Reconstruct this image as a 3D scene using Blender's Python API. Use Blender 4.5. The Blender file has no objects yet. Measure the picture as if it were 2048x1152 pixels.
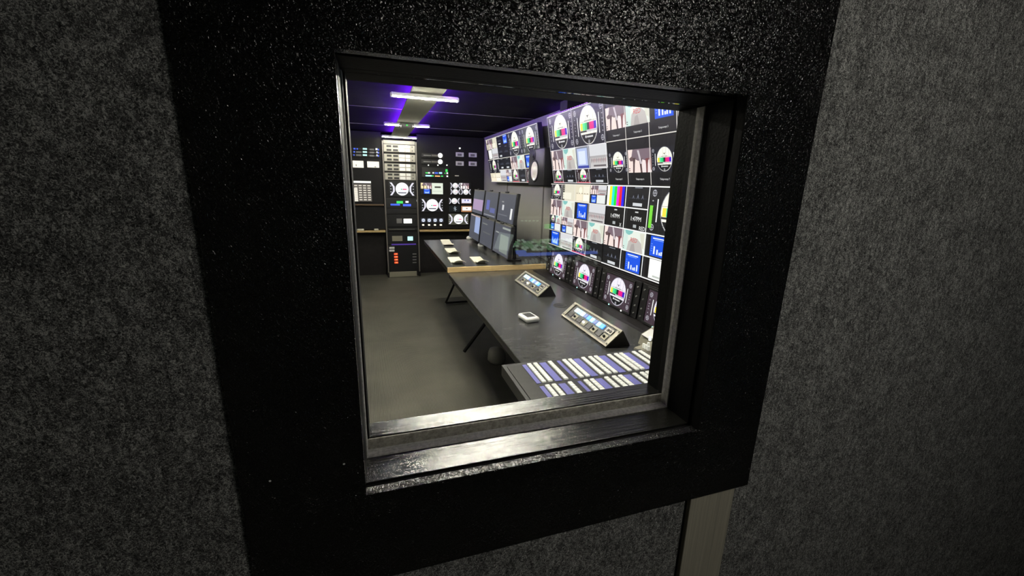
import bpy, bmesh, math, random
from mathutils import Vector, Matrix
random.seed(7)
SC = bpy.context.scene
COL = SC.collection

# ------------------------------------------------------------------ camera
H = 1.5
F = 831.0
_v1 = Vector((2573, -145, F)); _v2 = Vector((-84, 3277, F))
EX = _v1.normalized(); EV = (_v2 - EX * _v2.dot(EX)).normalized(); ED = EX.cross(EV)
cam = bpy.data.cameras.new('camera'); camo = bpy.data.objects.new('camera', cam); COL.objects.link(camo)
cam.sensor_fit = 'HORIZONTAL'; cam.sensor_width = 36.0; cam.lens = F / 2048 * 36.0
cam.clip_start = 0.02; cam.clip_end = 50
def _w(i): return Vector((EX[i], ED[i], -EV[i]))
_r, _d, _f = _w(0), _w(1), _w(2)
camo.matrix_world = Matrix(((_r.x, -_d.x, -_f.x, 0), (_r.y, -_d.y, -_f.y, 0), (_r.z, -_d.z, -_f.z, H), (0, 0, 0, 1)))
SC.camera = camo
SC.view_settings.view_transform = 'Standard'; SC.view_settings.look = 'None'
SC.view_settings.exposure = 0.0; SC.view_settings.gamma = 1.0
try: SC.view_settings.use_curve_mapping = False
except Exception: pass
world = bpy.data.worlds.new('dark_van'); SC.world = world
world.use_nodes = True
world.node_tree.nodes['Background'].inputs[0].default_value = (0.01, 0.01, 0.012, 1)
world.node_tree.nodes['Background'].inputs[1].default_value = 0.3
LAMP = 1000.0        # radiance of the white ceiling light bars
LAMP_AUDIO = 165.0  # radiance of the ceiling light in the audio booth
LED_PURPLE = 520.0

def ray(px, py):
    d = Vector((px - 1024, py - 576, F)); return Vector((d.dot(EX), d.dot(ED), -d.dot(EV)))
def at_y(px, py, y): r = ray(px, py); return r * (y / r.y) + Vector((0, 0, H))
def at_x(px, py, x): r = ray(px, py); return r * (x / r.x) + Vector((0, 0, H))
def at_z(px, py, z): r = ray(px, py); return r * ((z - H) / r.z) + Vector((0, 0, H))

# ------------------------------------------------------------------ materials
def lin(c):
    def f(v):
        v /= 255.0
        return v / 12.92 if v <= .04045 else ((v + .055) / 1.055) ** 2.4
    return (f(c[0]), f(c[1]), f(c[2]), 1.0)
def setp(b, **k):
    names = {'base': 'Base Color', 'rough': 'Roughness', 'metal': 'Metallic', 'spec': 'Specular IOR Level', 'em': 'Emission Color', 'es': 'Emission Strength', 'coat': 'Coat Weight', 'sheen': 'Sheen Weight'}
    for a, v in k.items():
        if isinstance(v, tuple) and len(v) == 3: v = (*v, 1)
        b.inputs[names[a]].default_value = v
def mat(name, base=(.1, .1, .1), rough=.5, metal=0.0, spec=.5, noise=0.0, nscale=40, bump=0.0, bscale=200, stretch=(1, 1, 1), bdist=.002, rvar=0.0):
    m = bpy.data.materials.new(name); m.use_nodes = True
    nt = m.node_tree; b = nt.nodes['Principled BSDF']
    setp(b, base=base, rough=rough, metal=metal, spec=spec)
    if noise or bump or rvar:
        tc = nt.nodes.new('ShaderNodeTexCoord'); mp = nt.nodes.new('ShaderNodeMapping')
        geo = nt.nodes.new('ShaderNodeNewGeometry')
        nt.links.new(geo.outputs['Position'], mp.inputs[0]); mp.inputs['Scale'].default_value = stretch
    if noise:
        n = nt.nodes.new('ShaderNodeTexNoise'); n.inputs['Scale'].default_value = nscale; n.inputs['Detail'].default_value = 6
        n.inputs['Roughness'].default_value = .7
        r = nt.nodes.new('ShaderNodeValToRGB'); e = r.color_ramp.elements
        e[0].position = .3; e[1].position = .7
        e[0].color = tuple(max(0, c * (1 - noise)) for c in base) + (1,); e[1].color = tuple(min(1, c * (1 + noise)) for c in base) + (1,)
        nt.links.new(mp.outputs[0], n.inputs['Vector']); nt.links.new(n.outputs[0], r.inputs[0]); nt.links.new(r.outputs[0], b.inputs['Base Color'])
    if rvar:
        n = nt.nodes.new('ShaderNodeTexNoise'); n.inputs['Scale'].default_value = nscale * .3; n.inputs['Detail'].default_value = 4
        mr = nt.nodes.new('ShaderNodeMapRange'); mr.inputs[1].default_value = .3; mr.inputs[2].default_value = .7
        mr.inputs[3].default_value = rough - rvar; mr.inputs[4].default_value = rough + rvar
        nt.links.new(mp.outputs[0], n.inputs['Vector']); nt.links.new(n.outputs[0], mr.inputs[0]); nt.links.new(mr.outputs[0], b.inputs['Roughness'])
    if bump:
        n = nt.nodes.new('ShaderNodeTexNoise'); n.inputs['Scale'].default_value = bscale; n.inputs['Detail'].default_value = 3
        bp = nt.nodes.new('ShaderNodeBump'); bp.inputs['Strength'].default_value = bump; bp.inputs['Distance'].default_value = bdist
        nt.links.new(mp.outputs[0], n.inputs['Vector']); nt.links.new(n.outputs[0], bp.inputs['Height']); nt.links.new(bp.outputs[0], b.inputs['Normal'])
    return m
def emit(name, col, s):
    m = bpy.data.materials.new(name); m.use_nodes = True
    nt = m.node_tree; b = nt.nodes['Principled BSDF']
    setp(b, base=(.02, .02, .02), rough=.4, em=col, es=s)
    return m

def felt_material():
    m = bpy.data.materials.new('grey_felt'); m.use_nodes = True; nt = m.node_tree; b = nt.nodes['Principled BSDF']
    L = nt.links.new; N = nt.nodes.new
    geo = N('ShaderNodeNewGeometry')
    def noise(scale, detail, rough, dist, rot=(0, 0, 0), st=(1, 1, 1)):
        mp = N('ShaderNodeMapping'); mp.inputs['Scale'].default_value = st; mp.inputs['Rotation'].default_value = rot
        n = N('ShaderNodeTexNoise'); n.inputs['Scale'].default_value = scale; n.inputs['Detail'].default_value = detail
        n.inputs['Roughness'].default_value = rough; n.inputs['Distortion'].default_value = dist
        L(geo.outputs['Position'], mp.inputs[0]); L(mp.outputs[0], n.inputs['Vector']); return n
    a = noise(330, 3, .65, 1.6); c = noise(120, 3, .6, .8, (0, .6, 0), (1, 1, .5)); d = noise(26, 3, .5, .3)
    m1 = N('ShaderNodeMath'); m1.operation = 'MULTIPLY_ADD'; m1.inputs[1].default_value = .72; L(a.outputs[0], m1.inputs[0])
    m2 = N('ShaderNodeMath'); m2.operation = 'MULTIPLY'; m2.inputs[1].default_value = .24; L(c.outputs[0], m2.inputs[0]); L(m2.outputs[0], m1.inputs[2])
    m3 = N('ShaderNodeMath'); m3.operation = 'MULTIPLY_ADD'; m3.inputs[1].default_value = .10; L(d.outputs[0], m3.inputs[0]); L(m1.outputs[0], m3.inputs[2])
    r = N('ShaderNodeValToRGB'); L(m3.outputs[0], r.inputs[0])
    e = r.color_ramp.elements; e[0].position = .38; e[0].color = (.012, .0125, .013, 1); e[1].position = .68; e[1].color = (.8, .8, .78, 1)
    k = e.new(.52); k.color = (.14, .141, .14, 1)
    L(r.outputs[0], b.inputs['Base Color']); setp(b, rough=.95, spec=.1)
    bp = N('ShaderNodeBump'); bp.inputs['Strength'].default_value = .7; bp.inputs['Distance'].default_value = .004
    L(m1.outputs[0], bp.inputs['Height']); L(bp.outputs[0], b.inputs['Normal'])
    return m
def casing_paint():
    m = bpy.data.materials.new('textured_black_paint'); m.use_nodes = True; nt = m.node_tree; b = nt.nodes['Principled BSDF']
    L = nt.links.new; N = nt.nodes.new
    geo = N('ShaderNodeNewGeometry')
    setp(b, base=(.0035, .0035, .0038), rough=.2, spec=1.0)
    mp = N('ShaderNodeMapping'); mp.inputs['Scale'].default_value = (1, 1, 1); L(geo.outputs['Position'], mp.inputs[0])
    n = N('ShaderNodeTexNoise'); n.inputs['Scale'].default_value = 260; n.inputs['Detail'].default_value = 1.5; n.inputs['Distortion'].default_value = 1.0; L(mp.outputs[0], n.inputs['Vector'])
    n2 = N('ShaderNodeTexNoise'); n2.inputs['Scale'].default_value = 70; n2.inputs['Detail'].default_value = 2.0; n2.inputs['Distortion'].default_value = 2.2; L(mp.outputs[0], n2.inputs['Vector'])
    ab = N('ShaderNodeMath'); ab.operation = 'MULTIPLY_ADD'; ab.inputs[1].default_value = 2; ab.inputs[2].default_value = -1; L(n2.outputs[0], ab.inputs[0])
    a2 = N('ShaderNodeMath'); a2.operation = 'ABSOLUTE'; L(ab.outputs[0], a2.inputs[0])
    a3 = N('ShaderNodeMapRange'); a3.interpolation_type = 'SMOOTHSTEP'; a3.inputs[1].default_value = 0; a3.inputs[2].default_value = .11; a3.inputs[3].default_value = 1; a3.inputs[4].default_value = 0; L(a2.outputs[0], a3.inputs[0])
    sm = N('ShaderNodeMath'); sm.operation = 'MULTIPLY_ADD'; sm.inputs[1].default_value = 1.0; L(a3.outputs[0], sm.inputs[0])
    n1s = N('ShaderNodeMath'); n1s.operation = 'MULTIPLY'; n1s.inputs[1].default_value = .8; L(n.outputs[0], n1s.inputs[0]); L(n1s.outputs[0], sm.inputs[2])
    bp = N('ShaderNodeBump'); bp.inputs['Strength'].default_value = .9; bp.inputs['Distance'].default_value = .0022
    L(sm.outputs[0], bp.inputs['Height']); L(bp.outputs[0], b.inputs['Normal'])
    return m
def rubber_floor():
    m = bpy.data.materials.new('ribbed_rubber'); m.use_nodes = True; nt = m.node_tree; b = nt.nodes['Principled BSDF']
    L = nt.links.new; N = nt.nodes.new
    geo = N('ShaderNodeNewGeometry')
    n = N('ShaderNodeTexNoise'); n.inputs['Scale'].default_value = 3; n.inputs['Detail'].default_value = 5; L(geo.outputs['Position'], n.inputs['Vector'])
    r = N('ShaderNodeValToRGB'); e = r.color_ramp.elements; e[0].position = .35; e[1].position = .68
    e[0].color = (.105, .102, .084, 1); e[1].color = (.15, .145, .118, 1); L(n.outputs[0], r.inputs[0]); L(r.outputs[0], b.inputs['Base Color'])
    setp(b, rough=.33, spec=.5)
    w = N('ShaderNodeTexWave'); w.bands_direction = 'X'; w.inputs['Scale'].default_value = 35; L(geo.outputs['Position'], w.inputs['Vector'])
    bp = N('ShaderNodeBump'); bp.inputs['Strength'].default_value = .6; bp.inputs['Distance'].default_value = .004
    L(w.outputs[0], bp.inputs['Height']); L(bp.outputs[0], b.inputs['Normal'])
    return m
def glass_material():
    m = bpy.data.materials.new('window_glass'); m.use_nodes = True; nt = m.node_tree
    nt.nodes.clear(); L = nt.links.new; N = nt.nodes.new
    o = N('ShaderNodeOutputMaterial'); mx = N('ShaderNodeMixShader'); tr = N('ShaderNodeBsdfTransparent'); gl = N('ShaderNodeBsdfGlossy'); fr = N('ShaderNodeFresnel')
    tr.inputs[0].default_value = (.985, .99, .985, 1); gl.inputs['Roughness'].default_value = 0.0; fr.inputs[0].default_value = 1.5
    ge = N('ShaderNodeNewGeometry'); mr = N('ShaderNodeMapRange'); mr.inputs[3].default_value = 1.5; mr.inputs[4].default_value = 1 / 1.5
    L(ge.outputs['Backfacing'], mr.inputs[0]); L(mr.outputs[0], fr.inputs[0])
    L(fr.outputs[0], mx.inputs[0]); L(tr.outputs[0], mx.inputs[1]); L(gl.outputs[0], mx.inputs[2]); L(mx.outputs[0], o.inputs[0])
    return m
def screen_material():
    m = bpy.data.materials.new('screen_picture'); m.use_nodes = True; nt = m.node_tree; b = nt.nodes['Principled BSDF']
    at = nt.nodes.new('ShaderNodeAttribute'); at.attribute_name = 'Col'
    setp(b, base=(.008, .008, .009), rough=.35, spec=.25, es=1.25)
    nt.links.new(at.outputs['Color'], b.inputs['Emission Color'])
    return m
M = {}
M['felt'] = felt_material(); M['casing'] = casing_paint(); M['floor'] = rubber_floor(); M['glass'] = glass_material(); M['screen'] = screen_material()
M['sill'] = mat('glossy_black_sill', (.010, .0098, .0085), .2, 0, .5, bump=.8, bscale=150, stretch=(.22, 1, 1), bdist=.0022)
def sill_material():
    m = mat('glossy_black_sill', (.010, .0098, .0085), .13, 0, .8); nt = m.node_tree; b = nt.nodes['Principled BSDF']; L = nt.links.new; N = nt.nodes.new
    geo = N('ShaderNodeNewGeometry'); mp = N('ShaderNodeMapping'); mp.inputs['Scale'].default_value = (.05, 1, 1); L(geo.outputs['Position'], mp.inputs[0])
    a = N('ShaderNodeTexNoise'); a.inputs['Scale'].default_value = 150; a.inputs['Detail'].default_value = 3; L(mp.outputs[0], a.inputs['Vector'])
    c = N('ShaderNodeTexNoise'); c.inputs['Scale'].default_value = 420; c.inputs['Detail'].default_value = 3; L(geo.outputs['Position'], c.inputs['Vector'])
    q = N('ShaderNodeMath'); q.operation = 'MULTIPLY_ADD'; q.inputs[1].default_value = .42; L(c.outputs[0], q.inputs[0]); L(a.outputs[0], q.inputs[2])
    bp = N('ShaderNodeBump'); bp.inputs['Strength'].default_value = .7; bp.inputs['Distance'].default_value = .0017
    L(q.outputs[0], bp.inputs['Height']); L(bp.outputs[0], b.inputs['Normal']); return m
M['sill'] = sill_material()
M['jamb'] = mat('matt_black_jamb', (.004, .004, .004), .6, 0, .15, bump=.2, bscale=180)
M['gasket'] = mat('grey_gasket_tape', (.52, .51, .50), .8, 0, .2, noise=.35, nscale=160, bump=.4, bscale=400, bdist=.001)
M['seal'] = mat('dusty_seal', (.34, .32, .285), .8, 0, .2, noise=.5, nscale=110, bump=.3, bscale=300, bdist=.001)
M['alu'] = mat('brushed_metal', (.50, .47, .38), .55, .15, .4, noise=.22, nscale=60, stretch=(3, 3, .06), bump=.12, bscale=200)
M['groove'] = mat('dark_groove', (.006, .006, .006), .8)
M['ceil'] = mat('dark_ceiling', (.02, .019, .021), .95, 0, .03, noise=.12, nscale=8)
M['tray'] = mat('grey_raceway', (.34, .34, .29), 1.0, 0, 0.0)
M['wallgrey'] = mat('grey_wall_fabric', (.22, .22, .195), .9, 0, .15, noise=.2, nscale=150)
M['wallpale'] = mat('pale_grey_wall_fabric', (.36, .36, .32), .9, 0, .15, noise=.12, nscale=150)
M['blackwall'] = mat('black_panel', (.014, .012, .013), .5, 0, .3, noise=.3, nscale=14)
M['desk'] = mat('dark_laminate', (.048, .049, .047), .24, 0, .45, noise=.5, nscale=16, stretch=(.7, 1.5, 1), bump=.06, bscale=90)
M['deskside'] = mat('desk_edge', (.03, .03, .028), .4)
M['ply'] = mat('plywood_edge', (.62, .45, .21), .45, 0, .4, noise=.25, nscale=30, stretch=(.15, 1, 4))
M['blk'] = mat('black_plastic', (.012, .012, .013), .42, 0, .4)
M['blkm'] = mat('black_metal', (.016, .016, .018), .4, .3, .4)
M['rackpanel'] = mat('black_rack_panel', (.009, .0085, .010), .6, 0, .25, noise=.2, nscale=30)
M['dgrey'] = mat('dark_grey_metal', (.06, .06, .06), .45, .2)
M['railgrey'] = mat('grey_rack_rail', (.20, .19, .17), .45, .4)
M['silver'] = mat('silver_faceplate', (.30, .29, .25), .4, .35, .5)
M['white'] = mat('white_plastic', (.82, .82, .80), .35)
M['cream'] = mat('cream_paper', (.80, .77, .64), .7)
M['beige'] = mat('beige_panel', (.30, .285, .22), .5, .1, .4, noise=.08, nscale=200)
M['beigedark'] = mat('dark_beige_metal', (.16, .15, .12), .45, .2)  # darker beige for the base of the camera remote
M['panelframe'] = mat('bronze_grey_frame', (.22, .205, .16), .4, .35, .5)
M['keywhite'] = mat('white_keycap', (.80, .80, .74), .4); setp(M['keywhite'].node_tree.nodes['Principled BSDF'], em=(1, 1, .9), es=.3)
M['lilac'] = mat('lilac_label', (.20, .20, .58), .45, noise=.25, nscale=260)
M['panelblk'] = mat('panel_black', (.03, .03, .028), .45, noise=.15, nscale=60)
M['grey'] = mat('mid_grey_plastic', (.2, .2, .2), .5)
M['monitorgrey'] = mat('grey_screen_glass', (.075, .078, .088), .18, 0, .5, noise=.15, nscale=9)
M['tan'] = mat('tan_leather', (.45, .22, .11), .5)
M['bag'] = mat('pale_plastic_bag', (.35, .35, .33), .4)
M['e_white'] = emit('lamp_white', (1, .95, .79), LAMP)
M['e_dim'] = emit('dim_lamp_white', (1, .96, .84), LAMP * .2)
M['e_audio'] = emit('audio_lamp_white', (1, .95, .84), LAMP_AUDIO)
M['e_spot'] = emit('lamp_led_point', (1, .97, .88), LAMP)
M['e_purple'] = emit('purple_led', (.16, .01, 1), LED_PURPLE)
M['e_violetwall'] = emit('violet_wall_led', (.16, .02, 1), 25)
M['e_purplesoft'] = emit('violet_led_dots', (.42, .12, 1), 3.0)
M['e_led'] = emit('white_led', (1, 1, .95), 1.6)
M['e_green'] = emit('green_led', (.05, 1, .15), 1.0)
M['e_cyan'] = emit('cyan_white_led', (.55, 1, .95), 1.3)
M['e_blue'] = emit('blue_led', (.05, .13, 1), 1.3)
M['e_red'] = emit('red_led', (1, .08, .02), 1.4)
M['e_orange'] = emit('amber_led', (1, .45, .15), 1.4)
M['e_key'] = emit('pale_blue_key', (.30, .66, 1), 2.4)
M['e_keywhite'] = emit('white_blue_key', (.7, .9, 1), 1.8); M['e_keyblue'] = emit('deep_blue_key', (.06, .3, 1), 2.2); M['e_keydim'] = emit('dim_blue_key', (.22, .32, .75), .8)
M['e_warm'] = emit('warm_backlit_panel', (1, .93, .78), 1.25)
M['cleartube'] = mat('frosted_tube', (.7, .7, .68), .25)

# ------------------------------------------------------------------ mesh builder
LOC = {}
class MB:
    def __init__(s): s.v = []; s.f = []; s.m = []; s.c = []; s.sm = []
    def add(s, vs, fs, mi=0, col=None, smooth=False, mx=None):
        o = len(s.v)
        for q in vs:
            q = Vector(q)
            if mx is not None: q = mx @ q
            s.v.append(q)
        for f in fs:
            s.f.append([i + o for i in f]); s.m.append(mi); s.c.append(col); s.sm.append(smooth)
        return s
    def box(s, a, b, mi=0, bev=0.0, seg=1, mx=None, col=None):
        a = Vector(a); b = Vector(b); lo = Vector(map(min, a, b)); hi = Vector(map(max, a, b))
        if bev <= 0:
            vs = [(x, y, z) for x in (lo.x, hi.x) for y in (lo.y, hi.y) for z in (lo.z, hi.z)]
            fs = [(0, 1, 3, 2), (4, 6, 7, 5), (0, 4, 5, 1), (2, 3, 7, 6), (0, 2, 6, 4), (1, 5, 7, 3)]
            return s.add(vs, fs, mi, col, mx=mx)
        bm = bmesh.new(); bmesh.ops.create_cube(bm, size=1)
        for v in bm.verts: v.co = Vector(((lo.x + hi.x) / 2 + v.co.x * (hi.x - lo.x), (lo.y + hi.y) / 2 + v.co.y * (hi.y - lo.y), (lo.z + hi.z) / 2 + v.co.z * (hi.z - lo.z)))
        bev = min(bev, .49 * min(hi - lo))
        bmesh.ops.bevel(bm, geom=list(bm.edges), offset=bev, segments=seg, profile=.5, affect='EDGES')
        bm.verts.index_update()
        s.add([v.co.copy() for v in bm.verts], [[v.index for v in f.verts] for f in bm.faces], mi, col, seg > 1, mx)
        bm.free(); return s
    def cyl(s, p0, p1, r0, r1=None, n=16, mi=0, caps=True, smooth=True, mx=None):
        p0 = Vector(p0); p1 = Vector(p1); r1 = r0 if r1 is None else r1
        ax = (p1 - p0).normalized(); t = Vector((0, 0, 1)) if abs(ax.z) < .9 else Vector((1, 0, 0))
        u = ax.cross(t).normalized(); w = ax.cross(u)
        vs = []
        for p, r in ((p0, r0), (p1, r1)):
            for i in range(n):
                a = 2 * math.pi * i / n; vs.append(p + u * (r * math.cos(a)) + w * (r * math.sin(a)))
        s.add(vs, [(i, (i + 1) % n, n + (i + 1) % n, n + i) for i in range(n)], mi, None, smooth, mx)
        if caps: s.add(vs, [tuple(range(n))[::-1], tuple(range(n, 2 * n))], mi, None, False, mx)
        return s
    def lathe(s, c, ax, prof, n=24, mi=0, mx=None):
        c = Vector(c); ax = Vector(ax).normalized(); t = Vector((0, 0, 1)) if abs(ax.z) < .9 else Vector((1, 0, 0))
        u = ax.cross(t).normalized(); w = ax.cross(u); vs = []; fs = []
        for (r, h) in prof:
            for i in range(n):
                a = 2 * math.pi * i / n; vs.append(c + ax * h + u * (r * math.cos(a)) + w * (r * math.sin(a)))
        for k in range(len(prof) - 1):
            for i in range(n): fs.append((k * n + i, k * n + (i + 1) % n, (k + 1) * n + (i + 1) % n, (k + 1) * n + i))
        return s.add(vs, fs, mi, None, True, mx)
    def prism(s, poly, axis, a, b, mi=0, mx=None):
        # poly: 2D points in the plane normal to axis (x: (y,z)  y: (x,z)  z: (x,y))
        def P(q, t):
            return {'x': (t, q[0], q[1]), 'y': (q[0], t, q[1]), 'z': (q[0], q[1], t)}[axis]
        n = len(poly); vs = [P(q, a) for q in poly] + [P(q, b) for q in poly]
        fs = [(i, (i + 1) % n, n + (i + 1) % n, n + i) for i in range(n)] + [tuple(range(n))[::-1], tuple(range(n, 2 * n))]
        return s.add(vs, fs, mi, mx=mx)
    def build(s, name, mats, parent=None, fix=True):
        if not isinstance(mats, (list, tuple)): mats = [mats]
        org = LOC.get(parent.name, Vector((0, 0, 0))) if parent is not None else Vector((0, 0, 0))
        if parent is None:
            lo = Vector([min(v[i] for v in s.v) for i in range(3)]); hi = Vector([max(v[i] for v in s.v) for i in range(3)])
            org = Vector(((lo.x + hi.x) / 2, (lo.y + hi.y) / 2, lo.z))
        me = bpy.data.meshes.new(name)
        me.from_pydata([v - org for v in s.v], [], s.f)
        for q in mats: me.materials.append(q)
        me.polygons.foreach_set('material_index', s.m); me.polygons.foreach_set('use_smooth', s.sm)
        if any(c is not None for c in s.c):
            at = me.color_attributes.new('Col', 'FLOAT_COLOR', 'CORNER'); buf = []
            for f, c in zip(s.f, s.c):
                c = c if c is not None else (0, 0, 0, 1)
                for _ in f: buf += list(c)
            at.data.foreach_set('color', buf)
        elif fix:
            bm = bmesh.new(); bm.from_mesh(me); bmesh.ops.recalc_face_normals(bm, faces=bm.faces); bm.to_mesh(me); bm.free()
        me.update()
        o = bpy.data.objects.new(name, me); COL.objects.link(o)
        if parent is None: o.location = org; LOC[o.name] = org
        else:
            o.parent = parent; LOC[o.name] = org
        return o
def thing(name, label, cat, loc, group=None, kind=None):
    o = bpy.data.objects.new(name, None); COL.objects.link(o); o.location = loc; o.empty_display_size = .05
    LOC[o.name] = Vector(loc)
    tag(o, label, cat, group, kind); return o
def tag(o, label=None, cat=None, group=None, kind=None):
    if label: o['label'] = label
    if cat: o['category'] = cat
    if group: o['group'] = group
    if kind: o['kind'] = kind
    return o
def dup(root, delta, label):
    delta = Vector(delta)
    r = root.copy(); COL.objects.link(r); r.location = LOC[root.name] + delta; r['label'] = label; LOC[r.name] = LOC[root.name] + delta
    def kids(a, b):
        for ch in list(a.children):
            c = ch.copy(); COL.objects.link(c); c.parent = b; LOC[c.name] = LOC[r.name]; kids(ch, c)
    kids(root, r); return r

# ------------------------------------------------------------------ screen pictures
_txt = {}
def text_mesh(s):
    if s in _txt: return _txt[s]
    cu = bpy.data.curves.new('t', 'FONT'); cu.body = s; cu.resolution_u = 2; cu.size = 1
    o = bpy.data.objects.new('t', cu); COL.objects.link(o)
    dg = bpy.context.evaluated_depsgraph_get(); me = o.evaluated_get(dg).to_mesh()
    vs = [(v.co.x, v.co.y) for v in me.vertices]; fs = [tuple(p.vertices) for p in me.polygons]
    o.evaluated_get(dg).to_mesh_clear(); bpy.data.objects.remove(o); bpy.data.curves.remove(cu)
    xs = [v[0] for v in vs] or [0, 1]; ys = [v[1] for v in vs] or [0, 1]
    _txt[s] = (vs, fs, min(xs), max(xs), min(ys), max(ys)); return _txt[s]
class Scr:
    """picture painted with thin coloured faces; u,v in 0..1 from the top left corner"""
    def __init__(s, O, U, V, w, h):
        s.O = Vector(O); s.U = Vector(U).normalized(); s.V = Vector(V).normalized(); s.w = w; s.h = h
        s.N = s.V.cross(s.U).normalized(); s.mb = MB(); s.k = 0; s.step = .00012; s.win = (0, 0, 1, 1)
    def P(s, u, v):
        a, b, c, d = s.win; u = a + (c - a) * u; v = b + (d - b) * v
        return s.O + s.U * (u * s.w) + s.V * (v * s.h) + s.N * (s.k * s.step)
    def asp(s): a, b, c, d = s.win; return ((d - b) * s.h) / ((c - a) * s.w)
    def poly(s, pts, c):
        s.k += 1; vs = [s.P(*p) for p in pts]; s.mb.add(vs, [tuple(range(len(vs)))], 0, lin(c)); return s
    def rect(s, u0, v0, u1, v1, c): return s.poly([(u0, v0), (u1, v0), (u1, v1), (u0, v1)], c)
    def ell(s, cu, cv, r, c, n=28, sx=1, a0=0, a1=2 * math.pi):
        k = s.asp()
        return s.poly([(cu + r * k * sx * math.cos(a0 + (a1 - a0) * i / n), cv + r * math.sin(a0 + (a1 - a0) * i / n)) for i in range(n + (0 if a1 - a0 > 6.2 else 1))], c)
    def ring(s, cu, cv, r, t, c, n=28):
        s.k += 1; k = s.asp(); vs = []
        for i in range(n):
            a = 2 * math.pi * i / n
            for rr in (r, r - t): vs.append(s.P(cu + rr * k * math.cos(a), cv + rr * math.sin(a)))
        s.mb.add(vs, [(2 * i, 2 * ((i + 1) % n), 2 * ((i + 1) % n) + 1, 2 * i + 1) for i in range(n)], 0, lin(c)); return s
    def txt(s, t, cu, cv, h, c, maxw=None):
        vs, fs, x0, x1, y0, y1 = text_mesh(t); s.k += 1
        sc = h / (y1 - y0); k = s.asp(); wd = (x1 - x0) * sc * k; q = 1.0
        if maxw and wd > maxw: q = maxw / wd
        s.mb.add([s.P(cu + (x - (x0 + x1) / 2) * sc * k * q, cv - (y - (y0 + y1) / 2) * sc) for x, y in vs], fs, 0, lin(c)); return s
    def sub(s, u0, v0, u1, v1, fn, *a, **kw):
        old = s.win; A, B, C, D = old; k0 = s.k
        s.win = (A + (C - A) * u0, B + (D - B) * v0, A + (C - A) * u1, B + (D - B) * v1)
        fn(s, *a, **kw); s.win = old; s.k = k0; return s
    def build(s, name, parent): return s.mb.build(name, M['screen'], parent)
W_ = (255, 255, 250)
def t_plain(s, c=(8, 8, 12)): s.rect(0, 0, 1, 1, c)
def t_chart(s, bg=(20, 20, 30), red=False, soft=False):
    g = tuple(min(255, v + 26) for v in bg); w = (250, 248, 232) if not soft else (238, 232, 246)
    s.rect(0, 0, 1, 1, bg)
    for i in range(1, 9): s.rect(i / 9 - .0025, 0, i / 9 + .0025, 1, g)
    s.k -= 7
    for i in range(1, 5): s.rect(0, i / 5 - .004, 1, i / 5 + .004, g)
    s.k -= 3
    k = s.asp()
    s.ell(.5, .5, .47, w); s.ring(.5, .5, .487, .02, (150, 150, 160))
    s.poly([(.5 - .05 * k / .5625 * .9, .25), (.47, .275), (.485, .28), (.5, .34), (.515, .28), (.53, .275), (.5 + .05 * k / .5625 * .9, .25), (.52, .262), (.48, .262)], (30, 30, 30))
    s.rect(.5 - .2 * k, .37, .5 + .2 * k, .395, (170, 170, 165))
    cols = [(245, 225, 70), (80, 220, 150), (30, 200, 110), (20, 40, 40), (240, 30, 120), (225, 20, 140), (60, 20, 190)]
    for i, c in enumerate(cols):
        x0 = .5 + (-.42 + .84 * i / 7) * k; s.rect(x0, .43, x0 + .84 / 7 * k, .61, c); s.k -= 1
    s.k += 1
    s.rect(.5 - .45 * k, .615, .5 - .1 * k, .66, (40, 40, 44)); s.k -= 1
    s.rect(.5 - .1 * k, .615, .5 + .45 * k, .66, (190, 190, 195))
    n = 16; pts = [(.5 + .455 * k * math.cos(a), .5 + .455 * math.sin(a)) for a in [math.radians(28 + 124 * i / n) for i in range(n + 1)]]
    s.poly(pts, (16, 16, 20))
    s.ell(.5 - .16 * k, .775, .035, (230, 230, 230)); s.rect(.5 - .1 * k, .76, .5 + .22 * k, .80, (205, 205, 205))
    s.ell(.5, .9, .05, (140, 140, 145))
    for sx in (-1, 1):
        x = .5 + sx * .335 if k > .45 else .5 + sx * .36
        s.rect(x - .011, .26, x + .011, .74, (235, 235, 235)); s.k -= 1
        x2 = .5 + sx * .43
        for q in (.14, .86):
            s.ring(x2 - sx * .02, q, .07, .014, (190, 190, 200)); s.rect(x2 - sx * .02 - .04, q - .006, x2 - sx * .02 + .04, q + .006, (190, 190, 200)); s.k -= 1
            s.rect(x2 - sx * .02 - .004, q - .07, x2 - sx * .02 + .004, q + .07, (190, 190, 200)); s.k -= 2
        for j, q in enumerate((.3, .42, .5, .58, .7)): s.rect(x2 - .012, q - .012, x2 + .012, q + .012, (170, 170, 178)); s.k -= 1
    s.k += 3
    if red: s.rect(0, .9, 1, 1, (190, 40, 60))
def t_corner_chart(s, bg=(14, 14, 16)):
    # chart with white corner brackets, as on the small rack screens
    s.rect(0, 0, 1, 1, bg); k = s.asp()
    for sx in (-1, 1):
        pts = [(.5 + sx * .48, .06), (.5 + sx * .40, .06), (.5 + sx * .29, .34), (.5 + sx * .29, .66), (.5 + sx * .40, .94), (.5 + sx * .48, .94), (.5 + sx * .36, .64), (.5 + sx * .36, .36)]
        s.poly(pts, (225, 222, 235)); s.k -= 1
        for q in (.3, .5, .7): s.rect(.5 + sx * .44 - .02, q - .025, .5 + sx * .44 + .02, q + .025, (200, 200, 210)); s.k -= 1
    s.k += 1
    s.ell(.5, .5, .45, (252, 250, 252)); s.rect(.5 - .1 * k, .48, .5 + .02 * k, .55, (110, 200, 160)); s.rect(.5 + .04 * k, .48, .5 + .3 * k, .55, (225, 60, 130))
    s.rect(.5 - .28 * k, .72, .5 + .28 * k, .79, (70, 70, 90))
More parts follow.
